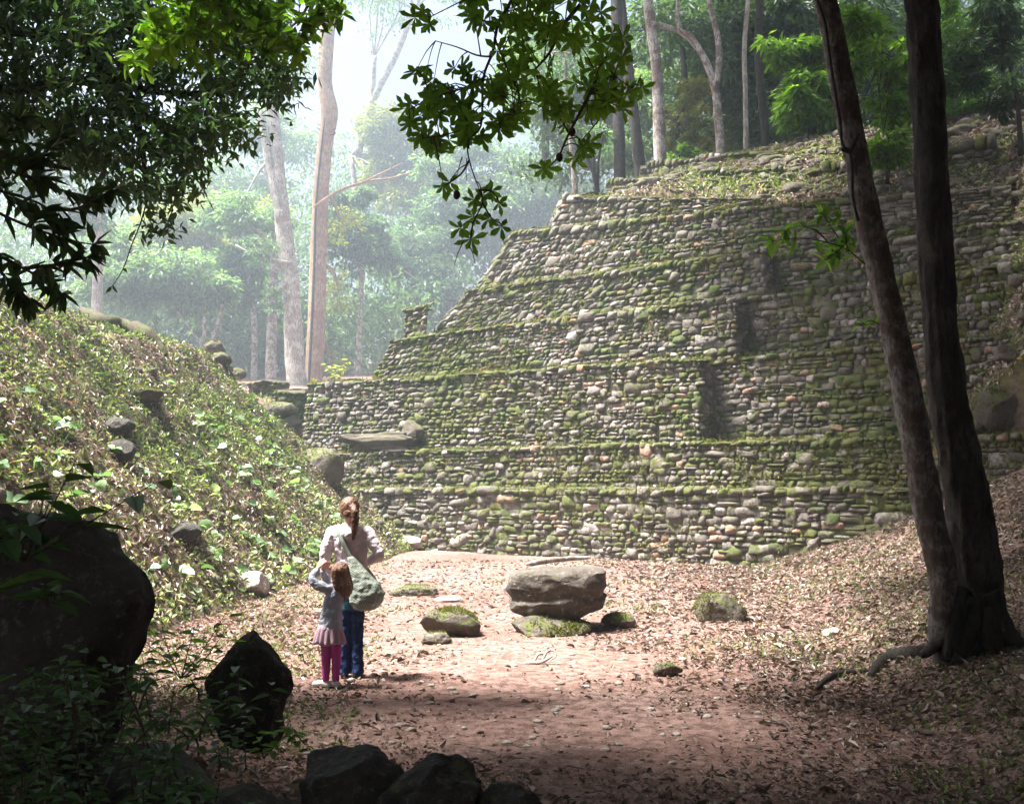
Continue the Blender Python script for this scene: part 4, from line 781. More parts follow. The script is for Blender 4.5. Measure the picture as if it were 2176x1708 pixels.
# ------------------------------------------------------------------ left shade tree with near dark branch
lt=thing('shade_tree','near black leaved tree whose big pointed leaves hang at the left edge','tree',(-6.5,1.5,0)); LB=np.array(lt.location)
b=MB(); V,f=tube([(0,0,-.2),(.2,.1,2),(.3,.3,4.5),(.6,.6,7)],[.36,.28,.22,.14],14,.2,4,sub=5); b.add(V,f); b.build('trunk',M['bark_dark'],lt,smooth=True)
lb=MB(); tb=MB(); rg=R(85); S0=LB+np.array((.6,.6,7))
canopy(lb,tb,LB,[((-5.5,1,7),(3,3,1.4),4200),((-7,5,7.5),(3,2.6,1.6),4200),((-9.5,2,7),(3.4,4,2),4200),((-11,7,8),(3.2,3,2.4),3600),((-6,-4,6.5),(4,3.4,1.8),3800),((-4.8,3.8,7.2),(2.4,1.6,1),3000),((-10,-4,5.5),(3.5,4,2.4),4000),((-12.5,1,4),(2.5,6,4.5),5000),((-8.5,6,6),(2.5,2.5,3),3000)],.30,.15,rg,S0)  # unseen leaf masses, added to keep sun and sky off the left foreground
lb.build('crown',M['leaf_shading'],lt); tb.build('limb',M['bark_dark'],lt,smooth=True)
b=MB(); wl=MB()
for pts in ([(-160,260),(-60,330),(40,370),(120,400),(200,420)],[(-160,330),(-40,430),(60,480),(150,510),(205,520)],[(-160,430),(-40,520),(50,570),(110,600),(130,625)],[(40,370),(90,330),(130,290)],[(60,480),(100,450),(170,440),(240,400)],[(-40,520),(20,600),(60,640)],[(-60,330),(0,300),(40,250)],[(50,570),(130,560),(190,545)],[(-150,390),(-30,400),(80,430),(130,470)],[(-100,300),(20,330),(90,380)]):
    shoot(pts,3.9,.009,wl,b,LB,44,.105,.036,R(int(pts[0][1]+pts[-1][0])),dd=.06,spread=.75)
br=b.build('drooping_branch',M['twig'],lt); wl.build('leaves',M['leaf_dark'],br)
# ------------------------------------------------------------------ big dark canopy at upper left
KD=8.1
kt=thing('canopy_tree','large dark small leaved tree filling the upper left corner','tree',(-9.5,11.5,0)); KB=np.array(kt.location); rg=R(86)
b=MB()
def kt_tube(pts,d,r0,r1):
    V,f=tube([Q(x,y,d)-KB for x,y in pts],np.linspace(r0,r1,len(pts)),8,.15,3,sub=4); b.add(V,f)
V,f=tube([(0,0,-.3),(.1,0,3),(.3,-.1,6),(1.2,-.2,8.5)],[.4,.33,.28,.2],14,.2,5,sub=5); b.add(V,f)
for pts in ([(-300,120),(-60,60),(150,80),(330,60),(450,90)],[(-300,160),(0,190),(200,170),(380,200),(560,170)],[(-200,240),(60,260),(230,300),(320,380)],[(150,80),(260,180),(300,300),(310,420)],[(200,170),(330,260),(450,280)],[(-100,20),(150,-30),(400,10)],[(-200,280),(20,330),(150,360)]):
    kt_tube(pts,KD+.3*rg.normal(),.06,.012)
b.build('trunk',M['bark_dark'],kt,smooth=True)
poly=np.array([(-260,-160),(640,-160),(600,40),(632,140),(610,215),(560,235),(520,300),(470,300),(450,345),(400,350),(420,400),(395,445),(340,430),(300,425),(230,430),(170,400),(150,330),(60,330),(0,400),(-260,420)],float)
dens=lambda x,y: n2(np.array([x*.013]),np.array([y*.013]),1.,3,9)[0]
sub=[]
while len(sub)<1350:
    x,y=rg.uniform(-260,640),rg.uniform(-160,450)
    if inpoly(x,y,poly) and (dens(x,y)>-.13-.25*(y<150)-.1*rg.rand()): sub.append(Q(x,y,KD+rg.uniform(-.6,.5)))
for x,y in ((350,470),(330,480),(345,488),(318,486)): sub.append(Q(x,y,KD))
sub=np.array(sub); n=25000; k=rg.randint(0,len(sub),n); p=sub[k]+rg.normal(0,.085,(n,3))*np.array((1,1.2,.7)); tt=rg.rand(len(sub))
wl=MB(); add_leaves(wl,p-KB,rg.normal(0,.7,(n,3))-np.array((0,0,.35)),rg.normal(0,.5,(n,3))+np.array((0,0,1.)),rg.uniform(.06,.135,n),rg.uniform(.026,.05,n),np.clip(tt[k]*.6+.2+.15*rg.normal(0,1,n),0,1),far=True)
# unseen crown mass added above the frame to deepen the foreground shade
canopy(wl,b,KB,[((-6.8,7,8.2),(2,1.3,.9),2600),((-8.5,7.5,8),(2.4,2,2),2600),((-10.5,7,7),(2.4,2.4,3),2600)],.30,.15,rg)
wl.build('crown',M['leaf_mid'],kt)
b=MB(); wl=MB(); shoot([(312,425),(300,470),(280,520),(262,570),(240,605),(222,625)],KD-.2,.007,wl,b,KB,5,.08,.03,rg); br=b.build('hanging_twig',M['twig'],kt); wl.build('leaves',M['leaf_dark'],br)
# ------------------------------------------------------------------ ground cover
def normals(fn,x,y,e=.06):
    hx=(fn(x+e,y)-fn(x-e,y))/(2*e); hy=(fn(x,y+e)-fn(x,y-e))/(2*e); return unit(np.stack([-hx,-hy,np.ones_like(hx)],-1))
rg=R(300)
def flat_leaves(mb,p,nr,L,W,tint,tilt,lift,rg,**k):
    n=len(p); N=unit(nr+rg.normal(0,tilt,(n,3))); D=rg.normal(0,1,(n,3)); D=unit(D-N*np.sum(D*N,1,keepdims=True))
    add_leaves(mb,p+nr*lift,D,N,L,W,tint,**k)
# leaf litter on the clearing floor and banks
n=390000; y=2.9+rg.rand(n)**1.5*21; x=rg.uniform(-.62,.85,n)*(y+.6)
pathd=np.abs(x-(.35-.10*(y-6)))/(1.3+.16*y)          # 0 at the middle of the path
bare=np.exp(-(pathd/.6)**2)*sstep(5.8,7.4,y)*.80+.35*np.exp(-(pathd/.6)**2)+.55*np.exp(-((x+.6)/2.2)**2)*sstep(11,15,y)
keep=(rg.rand(n)<np.clip(.92-bare+.9*n2(x,y,.9,3,12)+.4*n2(x,y,3,2,13),.03+.13*sstep(11,15,y),1)*np.where(x>1.5+.16*y-.8,1.,.62))&(mound_h(x,y)<base_h(x,y)+.15)
u,s=US(x,y); keep&=(s<-.1)
x,y=x[keep],y[keep]; n=len(x); z=base_h(x,y); nr=normals(base_h,x,y)
L=np.clip((.011+.0026*y)*rg.lognormal(0,.55,n),.010,.12); b=MB(); flat_leaves(b,np.stack([x,y,z],-1),nr,L,L*rg.uniform(.25,.6,n),np.clip(rg.beta(1.3,2.2,n)+.16*n2(x,y,1.1,3,15),0,.999),.4,rg.uniform(.0,.025,(n,1)),rg,fold=.3,droop=.3)
kind(b.build('leaf_litter',M['litter']),'stuff','brown and pale dead leaves strewn over the earth')
# a few large conspicuous fallen leaves and curled pale ones
# twigs
b=MB()
for k in range(420):
    y_=2.9+rg.rand()**1.3*16; x_=rg.uniform(-.4,.6)*y_
    if mound_h(np.array([x_]),np.array([y_]))[0]>0: continue
    l=rg.uniform(.06,.3)*(.5+.05*y_); a=rg.rand()*6.3; q=np.array((math.cos(a),math.sin(a),0)); c=np.array((x_,y_,gz(x_,y_)+.012))
    V,f=tube([c-q*l/2,c+np.array((0,0,.015))+rg.normal(0,.02,3)*np.array((1,1,.2)),c+q*l/2],[.004,.005,.002],4); b.add(V,f)
kind(b.build('twigs',M['stick']),'stuff','thin dry twigs scattered over the litter')
# pebbles and clods
b=MB(); V0,F0=ICO[3]; V0s,F0s=ico(2)
for k in range(900):
    y_=2.9+rg.rand()**1.2*19; x_=rg.uniform(-.5,.6)*y_
    if mound_h(np.array([x_]),np.array([y_]))[0]>0 or US(x_,y_)[1]>-.1: continue
    s_=rg.uniform(.008,.03)*(.6+.06*y_); b.add(V0s*s_*np.array((1.3,1,.6))*(1+.3*vnoise(V0s*1.3+k,1))[:,None]+np.array((x_,y_,gz(x_,y_)+s_*.15)),F0s)
kind(b.build('pebbles',M['rock_pale'],smooth=True),'stuff','small pebbles and clods on the earth')
b=MB()
for k in range(2600):
    y_=2.9+rg.rand()**1.6*19; x_=rg.uniform(-.5,.6)*y_
    if US(x_,y_)[1]>-.1: continue
    s_=rg.uniform(.006,.022)*(.6+.07*y_); b.add(V0s*s_*np.array((1.2,1,.7))*(1+.5*vnoise(V0s*1.6+k,1))[:,None]+np.array((x_,y_,gz(x_,y_)+s_*.1)),F0s)
kind(b.build('earth_clods',M['soil']),'stuff','crumbs of red earth lying on the path')
# short green plants on the clearing edges and the right bank
n=60000; y=3.2+rg.rand(n)**1.2*20; x=rg.uniform(-.62,.62,n)*(y+.6)
gm=n2(x,y,.55,3,44)+.25*n2(x,y,2.2,2,45)+.30*sstep(1.2+.16*y-1,1.2+.16*y+1.2,x)-.30*np.exp(-((x-.3+.1*(y-6))/(1.1+.1*y))**2)
toe=np.exp(-((x-(-3.7+.07*(y-10)))/.8)**2)*.4*(y>8)
keep=(gm+toe>.16-.16*sstep(-.5,2,x-1.2-.16*y))&(mound_h(x,y)<base_h(x,y)+.2)&(US(x,y)[1]<-.05); x,y=x[keep],y[keep]; n=len(x); z=base_h(x,y)
b=MB(); D=rg.normal(0,.6,(n,3))+np.array((0,0,.75)); add_leaves(b,np.stack([x,y,z],-1)+rg.normal(0,.01,(n,3)),D,rg.normal(0,.6,(n,3))+np.array((0,0,1.)),rg.uniform(.03,.075,n)*(.7+.03*y),rg.uniform(.012,.03,n),rg.rand(n)**1.4*.8,far=True,droop=.3)
kind(b.build('low_weeds',M['herb']),'stuff','small green weeds sprouting from the litter')
# mound cover
n=150000; y=rg.uniform(7.4,28,n); x=-1.9-rg.rand(n)**.95*13.3; ok=(mound_h(x,y)>.03)&(x>-.60*y-1.0); x,y=x[ok],y[ok]; n=len(x); z=mound_h(x,y); nr=normals(mound_h,x,y)
g=n2(x,y,.8,4,61)+.35*n2(x,y,3.,2,62)+rg.normal(0,.30,n)-.03*(z-2.0); gr=g>.02
b=MB(); m=gr; k=m.sum(); p=np.stack([x[m],y[m],z[m]],-1); D=nr[m]*.5+rg.normal(0,.7,(k,3))+np.array((.2,-.1,.1)); add_leaves(b,p+nr[m]*rg.uniform(0,.09,(k,1)),D,nr[m]+rg.normal(0,.5,(k,3)),rg.uniform(.05,.14,k),rg.uniform(.025,.06,k),np.clip(rg.rand(k)**1.2+.15*(1.5-z[m]).clip(-1,1),0,1),far=True,droop=.3)
n=9000; yy=rg.uniform(24,34,n); xx=rg.uniform(-12,-2.5,n); ok=(mound_h(xx,yy)<base_h(xx,yy)+.2)&(US(xx,yy)[0]<.6); xx,yy=xx[ok],yy[ok]; k=len(xx); nr2=normals(base_h,xx,yy)
add_leaves(b,np.stack([xx,yy,base_h(xx,yy)],-1),nr2*.6+rg.normal(0,.7,(k,3)),nr2+rg.normal(0,.5,(k,3)),rg.uniform(.08,.2,k),rg.uniform(.03,.08,k),rg.rand(k),far=True)
kind(b.build('mound_weeds',M['herb']),'stuff','creeping green weeds covering the mound')
b=MB(); m=~gr; k=m.sum(); p=np.stack([x[m],y[m],z[m]],-1); flat_leaves(b,p,nr[m],rg.uniform(.05,.15,k),rg.uniform(.025,.06,k),rg.beta(1.7,1.4,k)*.97,.5,rg.uniform(0,.06,(k,1)),rg,far=True,fold=.3)
mr=MB()
for k in range(260):
    y_=rg.uniform(8,27.5); x_=-3.4-rg.rand()*8; h=float(mound_h(np.array([x_]),np.array([y_]))[0])
    if h<.05 or n2(np.array([x_]),np.array([y_]),.7,2,91)[0]<-.05: continue
    V,Fc=ICO[3]; sc_=rg.uniform(.04,.10)*(1+1.0*(rg.rand()<.06)); V=np.sign(V)*np.abs(V)**.65; a_=rg.rand()*3; V=V@np.array(((math.cos(a_),math.sin(a_),.2),(-math.sin(a_),math.cos(a_),0),(-.2,0,1)))
    mr.add(V*sc_*np.array((1.3,1,.75))*(1+.4*vnoise(V*1.5+k,2))[:,None]+np.array((x_,y_,h+sc_*.15)),Fc)
kind(mr.build('mound_rubble',M['rock_mid'],smooth=True),'stuff','rough rubble stones bedded in the mound')
kind(b.build('mound_litter',M['litter']),'stuff','brown dead leaves over the mound')
b=MB()
for k in range(900):
    y_=rg.uniform(7.8,24); x_=-3.9-rg.rand()*7
    h=float(mound_h(np.array([x_]),np.array([y_]))[0])
    if h<.05 or h>3.4+.6*rg.rand() or rg.rand()<h*.2 or n2(np.array([x_]),np.array([y_]),.45,2,71)[0]<-.12: continue
    c=np.array((x_,y_,h+rg.uniform(.08,.2))); nl=rg.randint(1,5); nn=normals(mound_h,np.array([x_]),np.array([y_]))[0]
    D=rg.normal(0,1,(nl,3)); D[:,2]*=.2; sz=rg.uniform(.08,.2,nl)*(.8+.02*y_)
    V=[]; 
    # round, heart shaped blades
    th=np.linspace(0,2*math.pi,11)[:-1]; D=unit(D); N=unit(nn+rg.normal(0,.35,(nl,3))); S=unit(np.cross(D,N)); N=unit(np.cross(S,D))
    for j in range(nl):
        r=sz[j]*.5*(1-.25*np.abs(np.cos(th/2))**8); ring=c+D[j]*sz[j]*.4+np.outer(r*np.cos(th)*-1.1,D[j])+np.outer(r*np.sin(th)*.9,S[j])+np.outer(.25*sz[j]*np.abs(np.sin(th))**2-.1*sz[j],N[j])
        ctr=c+D[j]*sz[j]*.4; i=np.arange(10); b.add(np.concatenate([ring,ctr[None]]),np.stack([i,(i+1)%10,np.full(10,10)],-1),tint=rg.rand())
        V_,f_=tube([c+D[j]*sz[j]*.05,c-nn*.12],.004,4); b.add(V_,f_,tint=.1)
kind(b.build('broad_leaved_herbs',M['broad'],smooth=True),'stuff','large pale green heart shaped leaves on the lower mound')
# hillside cover
n=110000; u=rg.uniform(4.8,24,n); s=.5+rg.rand(n)*13.5; ok=(s>np.where(u>16.6,.7,4.0)); u,s=u[ok],s[ok]; n=len(u); z=hill_h(u,s); x,y=XY(u,s); ok=(z>np.interp(u,[5,16,17],[10,8.2,2.7])); u,s,x,y,z=u[ok],s[ok],x[ok],y[ok],z[ok]; n=len(u)
hf=lambda X_,Y_: hill_h(*US(X_,Y_)); nr=normals(hf,x,y); g=n2(x,y,.7,4,81)+rg.normal(0,.25,n); gr=g>.27
b=MB(); k=gr.sum(); add_leaves(b,np.stack([x,y,z],-1)[gr]+nr[gr]*rg.uniform(0,.08,(k,1)),nr[gr]*.7+rg.normal(0,.6,(k,3)),nr[gr]+rg.normal(0,.6,(k,3)),rg.uniform(.07,.2,k),rg.uniform(.03,.06,k),rg.rand(k)**1.2,far=True,droop=.3); kind(b.build('hillside_weeds',M['herb']),'stuff','green weeds over the upper slope')
b=MB(); m=~gr; k=m.sum(); flat_leaves(b,np.stack([x,y,z],-1)[m],nr[m],rg.uniform(.07,.2,k),rg.uniform(.03,.08,k),rg.beta(1.8,1.4,k)*.97,.45,rg.uniform(0,.06,(k,1)),rg,far=True,fold=.3); kind(b.build('hillside_litter',M['litter']),'stuff','dead leaves over the upper slope')
b=MB()
for k in range(850):
    u_=rg.uniform(5.5,20); s_=rg.uniform(4.2,9.5) if u_<16.8 else rg.uniform(.9,8)
    z_=float(hill_h(np.array([u_]),np.array([s_]))[0]); x_,y_=XY(u_,s_); V,Fc=ICO[3]; sc_=rg.uniform(.05,.15)*(1+.6*(rg.rand()<.1)); V=np.sign(V)*np.abs(V)**.6; a_=rg.rand()*3; V=V@np.array(((math.cos(a_),math.sin(a_),0),(-math.sin(a_),math.cos(a_),0),(0,0,1)))
    b.add(V*sc_*np.array((1.35,1,.7))*(1+.35*vnoise(V*1.4+k,2))[:,None]+np.array((float(x_),float(y_),z_+sc_*.2)),Fc)
kind(b.build('rubble',M['rock_mid'],smooth=True),'stuff','loose pale rubble stones over the upper slope')
for (x,y,u_,lab,sd) in ((2120,870,18.0,'bright moss covered boulder right of the upright trunk, upper of two',171),(2085,905,17.6,'mossy boulder touching the upright trunk above the terrace ledge',172),(1972,880,16.6,'small mossy stone showing between the leaning and upright trunks',173)):
    # sits on the second ledge of the pyramid
    r=ray(x,y); t=((OW@NW)-.75)/(r[0]*NW[0]+r[1]*NW[1]); p=np.array((t*r[0],t*r[1],CZ+t*r[2]))
    rock('boulder',lab,'boulder',p+np.array((0,0,.0)),((.95,.7,.9) if sd==171 else (.6,.5,.5)),sd,'rock_moss',cuts=5)
# undergrowth in the lower left shade
def herb(b,lb,base,org,h,nl,L,W,rg,lean=.25,pairs=True):
    d=np.array((rg.normal(0,lean),rg.normal(0,lean),1.)); P_=[base,base+d*h*.5,base+d*h+rg.normal(0,.03,3)]
    V,f=tube(np.array(P_)-org,[.004,.003,.0015],4,sub=3); b.add(V,f)
    t=np.linspace(.25,1,nl); q=base+d*(h*t)[:,None]; a=np.arange(nl)*2.4+rg.rand()*6; D=np.stack([np.cos(a),np.sin(a),np.full(nl,.1)],-1)+rg.normal(0,.15,(nl,3))
    add_leaves(lb,q-org,D,rg.normal(0,.2,(nl,3))+np.array((0,0,1.)),L*rg.uniform(.7,1.15,nl),W*rg.uniform(.8,1.15,nl),np.clip(.25+.5*rg.rand(nl)+.25*t,0,1),droop=.28,fold=.1)
rg=R(400); b=MB(); lb=MB()
for k in range(210):
    x_,y_=rg.uniform(-20,600)*rg.rand()**.35,rg.uniform(1400,1760); d=3.1+1.5*rg.rand(); p=Q(x_,y_,d); z_=gz(p[0],d)
    if p[2]<z_-.3: continue
    herb(b,lb,np.array((p[0],d,max(z_,p[2]-.12))),np.zeros(3),rg.uniform(.06,.20 if x_<330 else .11),rg.randint(4,9),.065,.032,rg)
wu=b.build('undergrowth',M['twig']); kind(wu,'stuff','dark leafy undergrowth in the lower left shade'); o=lb.build('leaves',M['fern'],wu); o['kind']='stuff'
def plant(name,label,cat,spec,lmat,seed,group=None):
    rg=R(seed); x,y,z=spec[0][0]; t=thing(name,label,cat,(float(x),float(y),float(z)),group); b=MB(); lb=MB()
    for base,h,nl,L,W in spec: herb(b,lb,np.array(base,float),np.array(t.location),h,nl,L,W,rg,.7)
    b.build('stem',M['twig'],t); lb.build('leaves',M[lmat],t); return t
p=Q(385,1420,5.6); plant('wild_plant','leafy green plant leaning out from behind the huge dark boulder','plant',[(p+np.array((dx*.05,dy*.05,-.05)),h*1.2,8,.10,.045) for dx,dy,h in ((-.08,0,.26),(.0,.05,.34),(.06,-.03,.22),(-.14,.03,.2),(.1,.06,.18))],'leaf_near',421)
p=Q(648,1580,5.0); plant('seedling','bright lime seedling right of the pointed stone','plant',[(p,.10,6,.07,.05),(p+np.array((-.04,.0,0)),.07,4,.06,.045)],'leaf_lime',422)
p=Q(560,1610,4.9); plant('seedling','small green plant growing at the front foot of the pointed stone','plant',[(p+np.array((dx*.02,0,0)),h*1.3,6,.07,.035) for dx,h in ((0,.14),(-.06,.1),(.09,.12))],'leaf_near',423)
p=Q(80,1120,3.8); plant('broad_leaf_plant','big leaved plant drooping over the huge boulder at left','plant',[(p+np.array((dx*.02,-.1,-.12)),.12+dz+.15,5,.17,.075) for dx,dz in ((0,0),(-.12,.02),(.1,-.1),(-.06,-.14),(.02,.07),(-.16,.09),(.18,-.02))],'fern',424)
p=Q(118,1250,3.7); plant('broad_leaf_plant','lower big leaved sprig hanging on the face of the huge boulder','plant',[(p+np.array((dx*.02,-.05,-.06)),.1+dz*.5,4,.17,.07) for dx,dz in ((0,0),(-.1,.03),(.09,-.08))],'fern',425)
p=np.array((*XY(-.9,.95),4.95)); plant('ledge_plant','leafy green plant on the ledge at the pyramid left end','plant',[(p+np.array((dx*.03,0,0)),h*1.3,9,.22,.10) for dx,h in ((0,.4),(.35,.5),(.65,.35),(1.0,.3))],'leaf_yel',426)
p=np.array((*XY(-1.9,.9),4.9)); plant('ledge_plant','small moss tuft plant at the very end of the third ledge','plant',[(p+np.array((dx*.03,0,0)),.14,7,.14,.08) for dx in (0,.2,.4)],'moss',427)
# driftwood like dead stick
p=hit(1148,1412,lambda a,c:gz(a,c),6,14); t=thing('dead_branch','small pale curled dead branch lying on the bare path','branch',tuple(float(v) for v in p)); b=MB()
for pts,r in (([(-.17,0,.01),(-.08,.01,.015),(.02,-.01,.03),(.12,.02,.08)],.018),([(-.06,.01,.02),(-.02,.03,.09),(.04,.03,.10),(.08,.0,.05)],.014),([(.02,0,.04),(.07,.03,.12),(.13,.03,.13),(.15,0,.08),(.1,-.02,.05)],.013),([(-.17,0,.01),(-.22,.02,.012)],.011)):
    V,f=tube(pts,[r*.8,r,r,r*.6,r*.5][:len(pts)],7,.3,3,sub=5); b.add(V,f)
b.build('twisted_wood',plain('bleached_wood',(.30,.26,.235),.85,.35,25),t,smooth=True)
b=MB(); pp=[hit(x,y,lambda a,c:gz(a,c),8,26)+np.array((0,0,.05)) for x,y in ((1120,1203),(1160,1196),(1215,1190),(1255,1188))]; V,f=tube(pp,[.04,.06,.06,.03],8,.3,2,sub=4); b.add(V,f); tag(b.build('fallen_pole',M['bark_mot'],smooth=True),'pale fallen pole lying on the ground behind the flat boulder','branch')
b=MB(); pp=[hit(x,y,lambda a,c:gz(a,c),4,14)+np.array((0,0,.02)) for x,y in ((1735,1470),(1760,1445),(1800,1432),(1850,1430))]; V,f=tube(pp,[.015,.03,.03,.012],8,.4,6,sub=4); b.add(V,f); tag(b.build('fallen_stick',M['bark_dark'],smooth=True),'dark stick lying in the litter left of the curling root','branch')
# ------------------------------------------------------------------ people
def loft(secs,n=16,cap=True):
    """secs: (cx,cy,z,rx,ry)"""
    th=np.arange(n)*2*math.pi/n; V=[]
    for cx,cy,z,rx,ry in secs: V.append(np.stack([cx+rx*np.cos(th),cy+ry*np.sin(th),np.full(n,z)],-1))
    m=len(secs); i=np.arange(m-1)[:,None]*n; j=np.arange(n)[None]; Fq=np.stack([i+j,i+(j+1)%n,i+n+(j+1)%n,i+n+j],-1).reshape(-1,4)
    V=np.concatenate(V); fs=[Fq]
    if cap:
        s0,s1=secs[0],secs[-1]; V=np.concatenate([V,[[s0[0],s0[1],s0[2]],[s1[0],s1[1],s1[2]]]]); k=len(V)-2; j=np.arange(n)
        fs.append(np.concatenate([np.stack([np.full(n,k),(j+1)%n,j],-1),np.stack([np.full(n,k+1),(m-1)*n+j,(m-1)*n+(j+1)%n],-1)]))
    return V,fs
def ball(c,r,rot=0.):
    V,Fc=ICO[4]; V=V*np.asarray(r); s,k=math.sin(rot),math.cos(rot); V=np.stack([V[:,0]*k-V[:,1]*s,V[:,0]*s+V[:,1]*k,V[:,2]],-1); return V+np.asarray(c,float),[Fc]
def limbs(mb,pts,rad,n=12,sub=4):
    P_=[np.array(p,float) for p in pts]; V,f=tube(P_,rad,n,sub=sub); mb.add(V,f)
    for p,r in ((P_[0],rad[0]),(P_[-1],rad[-1])): mb.add(*ball(p,(r*.98,)*3))
def solid(mb,name,mat,par,vox=.006,sm=6,wr=0.,ws=.07):
    o=mb.build(name,mat,par,smooth=True); r=o.modifiers.new('union','REMESH'); r.mode='VOXEL'; r.voxel_size=vox; r.use_smooth_shade=True
    s=o.modifiers.new('soften','SMOOTH'); s.factor=.5; s.iterations=sm
    if wr:
        t=bpy.data.textures.new(name+'_folds','CLOUDS'); t.noise_scale=ws; d=o.modifiers.new('folds','DISPLACE'); d.texture=t; d.strength=wr; d.mid_level=.5
    return o
def hand(mb,w,dr,pn,th,s=1.,curl=.5):
    """w wrist, dr hand direction, pn palm normal, th thumb side"""
    w=np.array(w,float); dr=unit(np.array(dr,float)); th=unit(np.array(th,float)-dr*np.dot(th,dr)); pn=unit(np.cross(dr,th))*(1 if np.dot(np.cross(dr,th),pn)>0 else -1)
    for k in np.linspace(-1,1,5): V,f=tube([w+th*.012*k*s,w+dr*.045*s+th*.028*k*s,w+dr*.085*s+th*.033*k*s],[.017*s,.015*s,.012*s],8,sub=3); mb.add(V,f)
    for k,l in zip((.033,.011,-.012,-.033),(.068,.077,.071,.055)):
        a=w+dr*.082*s+th*k*s; d=dr; P_=[a]
        for j in range(3): d=unit(d+pn*curl*.45+th*k*1.5); P_.append(P_[-1]+d*l*s/2.6)
        V,f=tube(P_,[.0095*s,.009*s,.008*s,.0065*s],8,sub=2); mb.add(V,f); mb.add(*ball(P_[-1],(.0065*s,)*3))
    a=w+dr*.025*s+th*.022*s; P_=[a,a+dr*.025*s+th*.03*s,a+dr*.058*s+th*.04*s+pn*.012*s]; V,f=tube(P_,[.013*s,.0105*s,.008*s],8,sub=3); mb.add(V,f); mb.add(*ball(P_[-1],(.008*s,)*3))
def head(mb,c,fd,s=1.):
    """c centre of the skull, fd facing direction (xy)"""
    c=np.array(c,float); f=np.array((fd[0],fd[1],0.)); f/=np.linalg.norm(f); sd=np.array((f[1],-f[0],0.)); up_=np.array((0,0,1.))
    V,Fc=ICO[4]; a,b_,z=V[:,0].copy(),V[:,1].copy(),V[:,2].copy()
    jaw=np.clip(-z,0,1); a*= .072*(1-.28*jaw**1.5); b_=b_*.092*(1-.12*jaw)+.014*jaw; zz=z*.112-.01*jaw
    # eye sockets, cheek, lips
    fr_=np.clip(V[:,1],0,1)
    b_-= .010*fr_*(np.exp(-((np.abs(V[:,0])-.42)/.16)**2-((V[:,2]-.05)/.12)**2)); b_+=.006*fr_*np.exp(-(V[:,0]/.3)**2-((V[:,2]+.5)/.07)**2)
    mb.add(c+s*(np.outer(a,sd)+np.outer(b_,f)+np.outer(zz,up_)),Fc)
    V,f_=tube([c+s*(f*.086+up_*.012),c+s*(f*.104-up_*.016),c+s*(f*.112-up_*.032),c+s*(f*.088-up_*.04)],[.008*s,.011*s,.014*s,.01*s],8,sub=2); mb.add(V,f_)
    for k in (-1,1): mb.add(*ball(c+s*(sd*.072*k-f*.004-up_*.012),(.012*s,.018*s,.03*s),math.atan2(f[1],f[0])-math.pi/2))
def eyes(c,fd,s,par):
    c=np.array(c,float); f=np.array((fd[0],fd[1],0.)); f/=np.linalg.norm(f); sd=np.array((f[1],-f[0],0.))
    for k in (-1,1): b=MB(); b.add(*ball(c+s*(sd*.031*k+f*.076+np.array((0,0,.006))),(.011*s,)*3)); b.build('eye',M['eye'],par,smooth=True)
M['eye']=plain('eye',(.06,.04,.03),.2,.1,80,0,.5)
M['skin']=plain('skin',(.52,.30,.22),.55,.06,60,.05,.35)
def hair_mat(name,a,b_):
    m,nt,bs,out=new_mat(name); g=nd(nt,'ShaderNodeNewGeometry'); mp=nd(nt,'ShaderNodeMapping'); mp.inputs['Scale'].default_value=(95,95,7); nt.links.new(g.outputs['Position'],mp.inputs[0])
    n=noise(nt,1.,4,.6,mp.outputs[0],.4); nt.links.new(mix(nt,ramp(nt,n,[(.35,0.),(.65,1.)]),a,b_),bs.inputs['Base Color']); bs.inputs['Roughness'].default_value=.45; bump(nt,bs,n,.9,.01); return m
M['hair']=hair_mat('auburn_hair',(.055,.024,.014),(.19,.088,.048))
M['hair_girl']=hair_mat('chestnut_hair',(.08,.034,.018),(.30,.145,.075))
M['knit']=plain('pinkish_grey_knit',(.62,.54,.57),.95,.12,160,.3,.1)
M['grey']=plain('grey_jersey',(.34,.36,.42),.95,.12,160,.25,.1)
M['denim']=plain('dark_denim',(.020,.038,.105),.9,.45,70,.3,.1)
M['teal']=plain('teal_cotton',(.03,.10,.13),.9,.15,120,.2,.1)
M['magenta']=plain('magenta_leggings',(.46,.07,.29),.9,.15,100,.2,.1)
M['skirt']=plain('mauve_cotton',(.46,.31,.37),.95,.2,60,.2,.1)
M['shoe_w']=plain('white_shoe',(.66,.63,.62),.7,.1,60,.1,.3)
M['shoe_d']=plain('dark_shoe',(.03,.026,.024),.7,.2,60,.1,.3)
def bag_mat():
    m,nt,bs,out=new_mat('sage_patterned_cloth'); tc=nd(nt,'ShaderNodeTexCoord'); ck=nd(nt,'ShaderNodeTexWave',wave_type='BANDS',bands_direction='DIAGONAL'); ck.inputs['Scale'].default_value=26; ck.inputs['Distortion'].default_value=.6
    nt.links.new(tc.outputs['Object'],ck.inputs['Vector']); w2=nd(nt,'ShaderNodeTexWave',wave_type='BANDS',bands_direction='Z'); w2.inputs['Scale'].default_value=30; nt.links.new(tc.outputs['Object'],w2.inputs['Vector'])
    f=mth(nt,'MULTIPLY',ck.outputs['Fac'],w2.outputs['Fac']); c=mix(nt,f,(.16,.19,.15),(.52,.56,.49)); nt.links.new(c,bs.inputs['Base Color']); bs.inputs['Roughness'].default_value=.9; return m
M['bag']=bag_mat()
